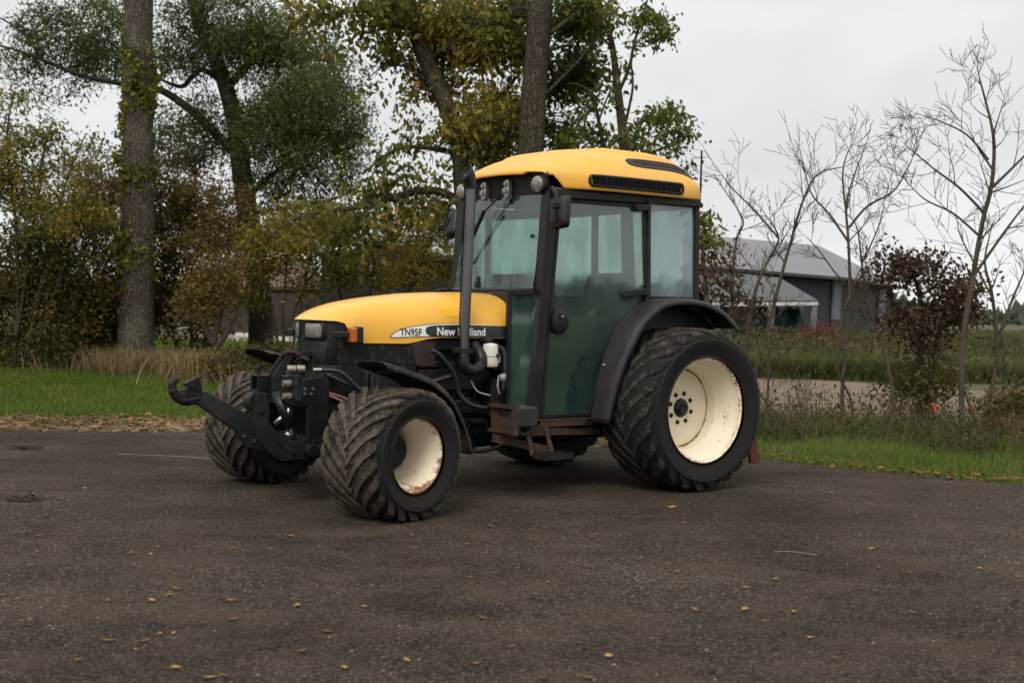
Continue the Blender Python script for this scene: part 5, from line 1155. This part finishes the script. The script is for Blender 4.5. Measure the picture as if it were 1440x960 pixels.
# brown leaved bush
Y = 11.6; t = empty('brown_bush', Vector((at(1298, 600, Y).x, Y, -.03))); tag(t, 'bush with dark brown withered leaves between the bare saplings', 'bush'); mb = MB(); an = []
for pts, r in (([(1296, 610), (1292, 540), (1296, 470), (1290, 400), (1262, 370)], .04), ([(1300, 610), (1310, 520), (1330, 430), (1350, 400)], .03), ([(1294, 500), (1265, 440), (1240, 400)], .02), ([(1296, 470), (1330, 460), (1370, 440)], .016), ([(1303, 605), (1300, 560), (1275, 520)], .015)): add_limb(mb, pxpath(pts, Y), [r, r*.7, r*.35], 6, an)
leafy(t, [(1262, 370, 40, 20, .35, 1.2), (1290, 390, 40, 20, .4, 1.3), (1325, 412, 40, 24, .4, 1.2), (1285, 440, 50, 22, .4, .9), (1350, 430, 36, 24, .4, .9), (1310, 460, 50, 20, .4, .6), (1240, 385, 18, 16, .3, .8), (1375, 410, 20, 24, .3, .7), (1250, 455, 24, 16, .3, .5), (1300, 490, 40, 20, .4, .5)], Y, 330, 15, .08, .044, .55, DBR, .4, an, mb, .8, .008, 31)
leafy(t, [(1285, 550, 44, 30, .4, 1.), (1310, 520, 36, 30, .4, .9), (1290, 590, 50, 18, .4, 1.), (1270, 530, 30, 20, .3, .7)], Y, 280, 15, .08, .038, .5, BGR, .3, name='green_undergrowth')
mb.build('stem', BARK2, t, smooth=True); recenter(t)
shrub('undergrowth_bush', 'low dark green undergrowth at the far right edge of the verge', 1410, 630, 10.9, [[(1410, 640), (1420, 600), (1430, 560)], [(1390, 635), (1380, 600), (1385, 570)]], [(1410, 600, 40, 30, .4), (1440, 585, 40, 40, .4), (1375, 615, 26, 20, .3, .7), (1480, 600, 50, 40, .4), (1430, 550, 30, 20, .3, .5)], BGR, 330, 14, .07, .05, .6, cat='bush', seed=32, r=.012)
shrub('red_leaf_bush', 'low crimson leaved bush in front of the grey barn wall', 1150, 478, 30., [[(1150, 490), (1150, 475), (1150, 465)], [(1160, 490), (1172, 475), (1180, 468)]], [(1138, 468, 16, 8, .5, 1.), (1160, 480, 26, 7, .6, .6), (1200, 486, 44, 5, .6, .4)], CRM, 36, 9, .16, .11, .6, cat='bush', seed=33, r=.012)

# ---- buildings
def poly(name, pts, mat, parent, thick=0):
    me = bpy.data.meshes.new(name); me.from_pydata([tuple(p) for p in pts], [], [tuple(range(len(pts)))]); me.update(); o = bpy.data.objects.new(name, me); col.objects.link(o); me.materials.append(mat); o.parent = parent
    if thick: md = o.modifiers.new('solid', 'SOLIDIFY'); md.thickness = thick; md.offset = 0
    return o
WALL_G = noisy('grey_barn_cladding', (.052, .058, .066), (.036, .040, .046), 1.5, .8, (1, 1, .1)); WALL_L = noisy('pale_grey_post', (.15, .165, .18), (.11, .12, .13), 2, .8)
ROOF_G = noisy('slate_solar_roof', (.145, .142, .158), (.095, .095, .11), .6, .45, (1, 1, 1)); DOOR_D = principled('dark_doorway', (.018, .018, .02), .7)
TARP = noisy('green_tarp', (.05, .12, .10), (.035, .08, .07), 1.2, .6); LEAN = noisy('lean_to_roof', (.080, .092, .092), (.055, .063, .064), 1, .6); WHITE = principled('white_fascia', (.55, .55, .52), .6)
BRICK = noisy('brown_brick', (.10, .062, .045), (.07, .045, .035), 4, .9); TIMB = noisy('black_timber', (.012, .012, .013), (.02, .02, .021), 3, .8, (4, 4, .3)); TILE = noisy('grey_roof_tiles', (.15, .155, .17), (.10, .105, .12), 2, .7); REDT = noisy('brown_roof_tiles', (.12, .085, .065), (.085, .06, .05), 2, .85)
def down(p, z=-.03): return Vector((p.x, p.y, z))
barn = empty('grey_barn', down(at(1168, 480, 50))); tag(barn, 'large dark grey barn with pale slate roof and tall dark doorway', 'barn')
c0 = at(1168, 390, 50); cl_ = at(960, 372, 43); cr = at(1256, 402, 56)
poly('wall', [down(c0), c0, cl_, down(cl_)], WALL_G, barn); poly('wall', [down(c0), down(cr), cr, c0], WALL_G, barn)
rl, rr_ = at(960, 330, 49.5), at(1150, 347, 56)
eo = Vector((-.1, -.5, -.05))
poly('roof', [c0+Vector((.5, -.3, -.05)), cl_+Vector((0, -.4, -.05)), rl, rr_], ROOF_G, barn, .12); poly('roof', [c0+Vector((.5, -.3, -.05)), rr_, cr+Vector((.4, 0, -.1))], ROOF_G, barn, .12)
dv = (cr-c0); dv.z = 0
def onr(f, z, o=.06): p = c0 + dv*f; n_ = Vector((dv.y, -dv.x, 0)).normalized(); return Vector((p.x, p.y, z)) + n_*o
ztop = at(1200, 402, 52).z
poly('doorway', [onr(.12, 0), onr(.68, 0), onr(.68, ztop), onr(.12, ztop)], DOOR_D, barn)
for f in (.0, .72): poly('corner_post', [onr(f, 0, .12), onr(f+.10, 0, .12), onr(f+.10, c0.z-.05, .12), onr(f, c0.z-.05, .12)], WALL_L, barn, .1)
poly('lintel', [onr(.1, ztop, .1), onr(.73, ztop, .1), onr(.73, c0.z-.02, .1), onr(.1, c0.z-.02, .1)], WALL_L, barn, .08)
poly('plinth', [onr(-.01, 0, .14), onr(.12, 0, .14), onr(.12, .9, .14), onr(-.01, .9, .14)], BRICK, barn, .1)
lean = empty('lean_to', down(at(1130, 470, 44))); tag(lean, 'open lean-to with sloping grey green roof and green tarpaulin beside the barn', 'shed')
poly('roof', [at(955, 376, 44), at(1096, 392, 45.5), at(1150, 424, 42), at(1000, 424, 39)], LEAN, lean, .08)
poly('fascia', [at(1000, 425, 38.95), at(1150, 424.5, 41.95), at(1150, 429, 41.95), at(1000, 431, 38.95)], WHITE, lean, .05)
for u, Y in ((1003, 39.1), (1080, 40.5), (1140, 41.9)):
    a = at(u, 428, Y); poly('post', [a, a+Vector((.2, 0, 0)), down(a)+Vector((.2, 0, 0)), down(a)], WALL_L, lean, .15)
tp = [[at(u, v + 3*math.sin(u*.35), 43+.25*math.sin(u*.22+v)) for u in range(1062, 1134, 4)] for v in (432, 442, 455, 470, 482)]
for r_ in tp:
    for i, p in enumerate(r_): p.z -= 0
tpp = [[tuple(p) for p in r_] for r_ in tp]; MB().grid(tpp).build('tarpaulin', TARP, lean, smooth=True)
far_b = empty('black_barn', down(at(560, 430, 38))); tag(far_b, 'black timber barn with white edged gable behind the bonnet', 'barn')
g0, g1, g2 = at(600, 345, 36), at(668, 392, 34.5), at(640, 315, 36)
poly('wall', [down(at(452, 392, 39)), at(452, 355, 39), at(505, 350, 38.5), at(598, 341, 36), at(652, 372, 35.5), down(at(652, 372, 35.5)), down(at(598, 341, 36))], TIMB, far_b)
poly('roof', [at(596, 338, 36.2), at(720, 340, 44), at(735, 380, 42), at(655, 374, 35.4)], TILE, far_b, .12); poly('roof', [at(596, 338, 36.2), at(720, 340, 44), at(600, 330, 46), at(505, 348, 38.5), ], TILE, far_b, .1)
a, b_ = at(596, 339, 35.9), at(655, 375, 35.2); MB().bar(a, b_, .12, .30).build('bargeboard', WHITE, far_b)
MB().bar(at(640, 366, 35.3), at(640, 415, 35.3), .12, .12).build('gutter_pipe', WHITE, far_b)
for u in (480, 500, 520): poly('window', [at(u, 372, 37.2), at(u+12, 371, 37.2), at(u+12, 392, 37.2), at(u, 393, 37.2)], WALL_L, far_b)
house = empty('brown_house', down(at(390, 440, 42))); tag(house, 'low dark brown house with brown tiled roof seen through the hedge left of the bonnet', 'house')
poly('wall', [down(at(300, 440, 43)), at(300, 404, 43), at(452, 404, 41), down(at(452, 440, 41))], noisy('dark_brown_wall', (.060, .046, .038), (.035, .028, .024), 3, .9), house); poly('roof', [at(296, 405, 42.8), at(322, 366, 46), at(440, 366, 44), at(456, 405, 40.8)], REDT, house, .12)
for u in (330, 372, 415): poly('window', [at(u, 412, 40.9), at(u+16, 412, 40.9), at(u+16, 428, 40.9), at(u, 428, 40.9)], DOOR_D, house)
for q in (barn, lean, far_b, house): recenter(q)
# white planks / barrier on the pale track
for i, (u0, u1, v, Y) in enumerate(((332, 356, 470, 33), (384, 412, 476, 31))):
    o = MB().bar(at(u0, v, Y), at(u1, v+1, Y-.2), .05, .10); o.bar(at(u0+3, v, Y), down(at(u0+3, v, Y)), .06, .06); o.bar(at(u1-3, v, Y), down(at(u1-3, v, Y)), .06, .06)
    tag(o.build('white_barrier', WHITE), ['low white barrier rail on the pale track left of the dark trunk', 'low white barrier rail on the pale track right of the dark trunk'][i], 'barrier')
# distant tree line on the horizon
HZ = leaf_mat('distant_trees', [(.0, (.05, .06, .045)), (.5, (.08, .09, .06)), (1., (.12, .12, .08))], .3, .02)
n = 46000; th = rng.uniform(-math.pi, math.pi, n); Rd = 240 + 20*rng.random(n); x = Rd*np.sin(th); Yd = Rd*np.cos(th); hgt = 3.4 + 2.2*np.sin(th*12)*np.sin(th*3.1+1) + 1.2*np.sin(th*50) + 5*np.clip(np.abs(th)-.9, 0, .6)
P = np.stack([x, Yd, np.abs(rng.random(n))*hgt], 1); V, F = leaves(P, 2.2, .8, 0)
tag(link_mesh('distant_woods', V, F, HZ), 'distant line of hazy trees on the horizon', 'woods', kind='stuff')

# ---- fallen leaves, twigs on the asphalt
LY = leaf_mat('fallen_yellow', [(0, (.24, .13, .025)), (.5, (.33, .19, .045)), (1, (.42, .28, .085))], .15, 3, .6)
LO = leaf_mat('fallen_orange', [(0, (.13, .05, .018)), (.5, (.20, .085, .026)), (1, (.27, .13, .042))], .15, 3, .6)
LB = leaf_mat('fallen_brown', [(0, (.035, .02, .012)), (.5, (.07, .038, .02)), (1, (.12, .065, .032))], .1, 3, .7)
def leaf_proto(mat, seed):
    rnd = random.Random(seed); L = .075; pts = []
    prof = [(0, .0), (.10, .10), (.28, .24), (.5, .27), (.72, .19), (.9, .07), (1, 0)]
    curl = rnd.uniform(.10, .30); cup = rnd.uniform(.08, .25)
    def P(t, w): return (L*(t-.5), L*w, L*(curl*(2*t-1)**2*.6 + cup*abs(w)*1.5 + .02))
    rows = [[P(t, w*s*(1+rnd.uniform(-.12, .12))) for s in (-1, -.5, 0, .5, 1)] for t, w in prof]
    mb = MB().grid(rows); mb.tube([P(.02, 0), (-.5*L-.018, .004, .006)], .0012, 4)
    o = mb.build('fallen_leaf', mat, None, smooth=True); return o
def unplace(o): o.location = (0, 0, -5)
leaf_px = [  # u, v, kind, size   (kind: y / o / b)
 (214,846,'y',1.),(238,838,'y',.8),(202,903,'y',1.),(225,893,'y',.7),(244,891,'y',.7),(152,846,'o',.8),(152,902,'y',.7),(247,941,'y',.7),(295,954,'y',1.1),(314,951,'o',.7),(247,829,'o',.9),(325,845,'o',.9),(326,873,'o',1.),(285,878,'o',.6),(461,889,'o',.9),(424,918,'o',.9),(484,941,'y',1.2),(418,853,'y',.9),(512,854,'y',.8),(484,848,'b',.7),(440,816,'y',.9),(523,824,'y',.7),(661,813,'o',.7),(572,929,'y',.7),(678,870,'o',.8),(668,934,'o',.7),(381,771,'y',.8),(328,772,'o',.8),(408,754,'o',.8),(211,780,'y',.7),(183,779,'o',.8),(222,770,'y',.6),(52,755,'y',.8),(132,759,'o',.7),(64,727,'b',1.1),(372,705,'y',.6),(578,754,'o',.9),(584,771,'o',.7),(655,766,'o',.8),(449,770,'o',.6),(119,687,'y',.7),(12,702,'y',.7),
 (946,714,'y',1.),(961,736,'y',.7),(1169,693,'y',.8),(1285,712,'y',.8),(1226,772,'y',.9),(1264,713,'y',.5),(1392,700,'o',.8),(1192,712,'b',1.),(1220,708,'o',.9),(1227,710,'o',.8),(1069,749,'b',.8),(1102,737,'b',.6),(1048,827,'y',.9),(1048,858,'y',.8),(1140,898,'y',.9),(856,924,'y',.8),(884,932,'b',.9),(826,955,'y',.9),(765,957,'o',1.),(749,842,'y',.8),(833,757,'b',.9),(901,786,'o',.7),(1119,799,'y',.8),(1131,800,'b',.9),(1152,802,'b',.8),(1272,786,'b',1.),(1271,796,'b',.8),(1276,806,'y',.8),(1235,800,'o',.7),(1236,809,'b',.7),(1377,800,'y',.8),(1249,827,'b',.9),(1284,862,'o',.8),(1116,862,'y',.7),(912,847,'o',.7),(978,859,'y',.6),(1075,876,'o',.7),(1310,831,'o',.6),(1428,846,'b',.9),(1432,812,'y',.7),(1430,793,'o',.7),(1063,671,'o',.9),(1104,665,'b',.7),(1080,677,'b',1.2),(1124,707,'o',.6),(1265,690,'y',.6),(1335,710,'y',.6),(1090,815,'y',.6),(770,820,'o',.6),(952,806,'o',.7),(947,821,'o',.6),(1206,818,'y',.6),(846,878,'o',.5),(1174,926,'o',.6),(1330,905,'b',.6),(1395,938,'b',.7),(620,720,'o',.6),(690,740,'y',.6),(745,760,'o',.6),(540,790,'o',.6),(300,740,'b',.7),(90,810,'b',.6),(40,880,'o',.6),(110,930,'o',.7),(350,920,'b',.6),(560,900,'b',.6),(720,910,'o',.5)]
LAB = {'y': 'small curled yellow fallen leaf lying on the dark asphalt', 'o': 'small orange brown fallen leaf lying on the dark asphalt', 'b': 'small dark brown withered leaf lying on the asphalt'}
GRP = {'y': 'yellow fallen leaves on the asphalt', 'o': 'orange fallen leaves on the asphalt', 'b': 'brown withered leaves on the asphalt'}
protos = {k: [leaf_proto(mt, 40+i+ord(k)) for i in range(3)] for k, mt in (('y', LY), ('o', LO), ('b', LB))}
used = set(); rl_ = random.Random(9)
for i, (u, v, k, s_) in enumerate(leaf_px):
    p = on_ground(u, v, 0.); pr_ = protos[k][i % 3]; o = pr_ if pr_.name not in used else pr_.copy()
    if o is not pr_: col.objects.link(o)
    used.add(pr_.name)
    sc_ = s_*rl_.uniform(.55, .95)*.76
    o.location = (p.x, p.y, .004); o.rotation_euler = (rl_.gauss(0, .12), rl_.gauss(0, .12), rl_.uniform(0, 6.28)); o.scale = (sc_, sc_*rl_.uniform(.8, 1.15), sc_*rl_.uniform(.8, 1.6))
    tag(o, LAB[k], 'leaf', GRP[k])
TW = principled('pale_straw', (.27, .21, .13), .7)
for (a, b_, lab) in (((165, 638), (300, 645), 'long pale straw stalk on the asphalt before the right front wheel'), ((1088, 775), (1150, 780), 'pale straw stalk on the asphalt right of the rear wheel'), ((720, 648), (755, 646), 'short pale strip on the asphalt under the cab step')):
    p0, p1 = on_ground(a[0], a[1], .006), on_ground(b_[0], b_[1], .006); pm = p0.lerp(p1, .5) + Vector((0, .015, .004))
    tag(MB().tube(smooth_path([p0, pm, p1], 5), .0015, 5).build('straw_stalk', TW), lab, 'straw stalk')
for (u, v, lab) in ((38, 631, 'lump of dry mud and twigs on the asphalt at the far left'), (30, 703, 'small dark clod on the asphalt near the left edge')):
    p = on_ground(u, v); mb = MB(); rr = random.Random(u)
    for q in range(34): a = rr.uniform(0, 6.28); d = rr.uniform(0, .07); mb.bar((p.x+d*math.cos(a)*1.6, p.y+d*math.sin(a), .008), (p.x+d*math.cos(a)*1.6+rr.uniform(-.09, .09), p.y+d*math.sin(a)+rr.uniform(-.05, .05), .008+rr.uniform(0, .03)), .008, .006)
    tag(mb.build('mud_clod', noisy('dry_mud', (.08, .06, .04), (.04, .03, .02), 20, .95)), lab, 'clod')

# litter caught in the undergrowth
p = at(1314, 572, 11.0); mb = MB().grid([[(p.x + dx, p.y + .02*math.sin(dx*90+dz*60), p.z + dz) for dx in (-.018, -.006, .006, .018)] for dz in (.04, .015, -.01, -.04)])
tag(mb.build('orange_rag', principled('orange_cloth', (.40, .08, .025), .7), smooth=True), 'small orange rag caught on a twig under the brown bush', 'rag')
p = at(1371, 577, 11.9); mb = MB().lathe([(-.05, .01), (-.045, .035), (.03, .038), (.05, .03), (.052, .005)], p, (1, .2, .1), 14)
o = mb.build('white_can', principled('white_plastic', (.62, .60, .56), .4), smooth=True); tag(o, 'small white and red container lying behind the forked sapling', 'container')
MB().lathe([(-.052, .004), (-.053, .036), (-.02, .039)], p, (1, .2, .1), 14).build('red_end', principled('red_plastic', (.4, .04, .03), .4), o)
# ================================================================== daylight: overcast sky + one soft sun
SUN_EL, SUN_AZ = 46, 196      # azimuth measured clockwise from +Y (behind the camera, to its left)
w = bpy.data.worlds.new('World'); sc.world = w; w.use_nodes = True
nt, lk = w.node_tree.nodes, w.node_tree.links
bg = nt['Background']; bg.inputs['Strength'].default_value = .1
sky = nt.new('ShaderNodeTexSky'); sky.sky_type = 'NISHITA'; sky.sun_disc = False
sky.sun_elevation = R(SUN_EL); sky.sun_rotation = R(SUN_AZ); sky.air_density = 1.; sky.dust_density = 4.; sky.ozone_density = 1.
hs = nt.new('ShaderNodeHueSaturation'); hs.inputs['Saturation'].default_value = .12; lk.new(sky.outputs[0], hs.inputs['Color'])
tc = nt.new('ShaderNodeTexCoord'); sp = nt.new('ShaderNodeSeparateXYZ'); lk.new(tc.outputs['Generated'], sp.inputs[0])
mp = nt.new('ShaderNodeMapping'); mp.inputs['Scale'].default_value = (1., 1., 3.2); lk.new(tc.outputs['Generated'], mp.inputs['Vector'])
c1 = noise(nt, lk, 2.1, 5, mp.outputs[0], .5, .4)
el = ramp(nt, [(0., (11.6, 11.6, 11.6)), (.04, (10.8, 10.8, 10.8)), (.11, (8.3, 8.35, 8.4)), (.2, (8.8, 8.85, 8.9)), (.3, (9.6, 9.6, 9.6)), (.6, (13.5, 13.3, 12.9)), (1., (16.0, 15.6, 15.0))]); lk.new(sp.outputs['Z'], el.inputs[0])
cl = nt.new('ShaderNodeMapRange'); cl.inputs[1].default_value = .3; cl.inputs[2].default_value = .7; cl.inputs[3].default_value = .86; cl.inputs[4].default_value = 1.13; lk.new(c1, cl.inputs[0])
vm = nt.new('ShaderNodeVectorMath'); vm.operation = 'SCALE'; lk.new(el.outputs[0], vm.inputs[0]); lk.new(cl.outputs[0], vm.inputs['Scale'])
lk.new(mixc(nt, lk, .86, hs.outputs[0], vm.outputs[0]), bg.inputs['Color'])
sd = bpy.data.lights.new('sun', 'SUN'); sd.energy = 1.75; sd.angle = R(24); sd.color = (1, .95, .88)
so = bpy.data.objects.new('sun', sd); col.objects.link(so)
az, el_ = R(SUN_AZ), R(SUN_EL)
dirv = Vector((math.sin(az)*math.cos(el_), math.cos(az)*math.cos(el_), math.sin(el_)))
so.rotation_euler = dirv.to_track_quat('Z', 'Y').to_euler(); so.location = dirv*50
sc.view_settings.view_transform = 'Standard'; sc.view_settings.look = 'None'; sc.view_settings.exposure = 0; sc.view_settings.gamma = 1
sc.render.engine = 'CYCLES'
sc.cycles.use_denoising = True; sc.cycles.denoiser = 'OPENIMAGEDENOISE'; sc.cycles.denoising_input_passes = 'RGB_ALBEDO_NORMAL'
sc.cycles.max_bounces = 8; sc.cycles.diffuse_bounces = 3; sc.cycles.glossy_bounces = 3; sc.cycles.transparent_max_bounces = 16; sc.cycles.transmission_bounces = 4
sc.cycles.sample_clamp_indirect = 6; sc.cycles.caustics_reflective = False; sc.cycles.caustics_refractive = False
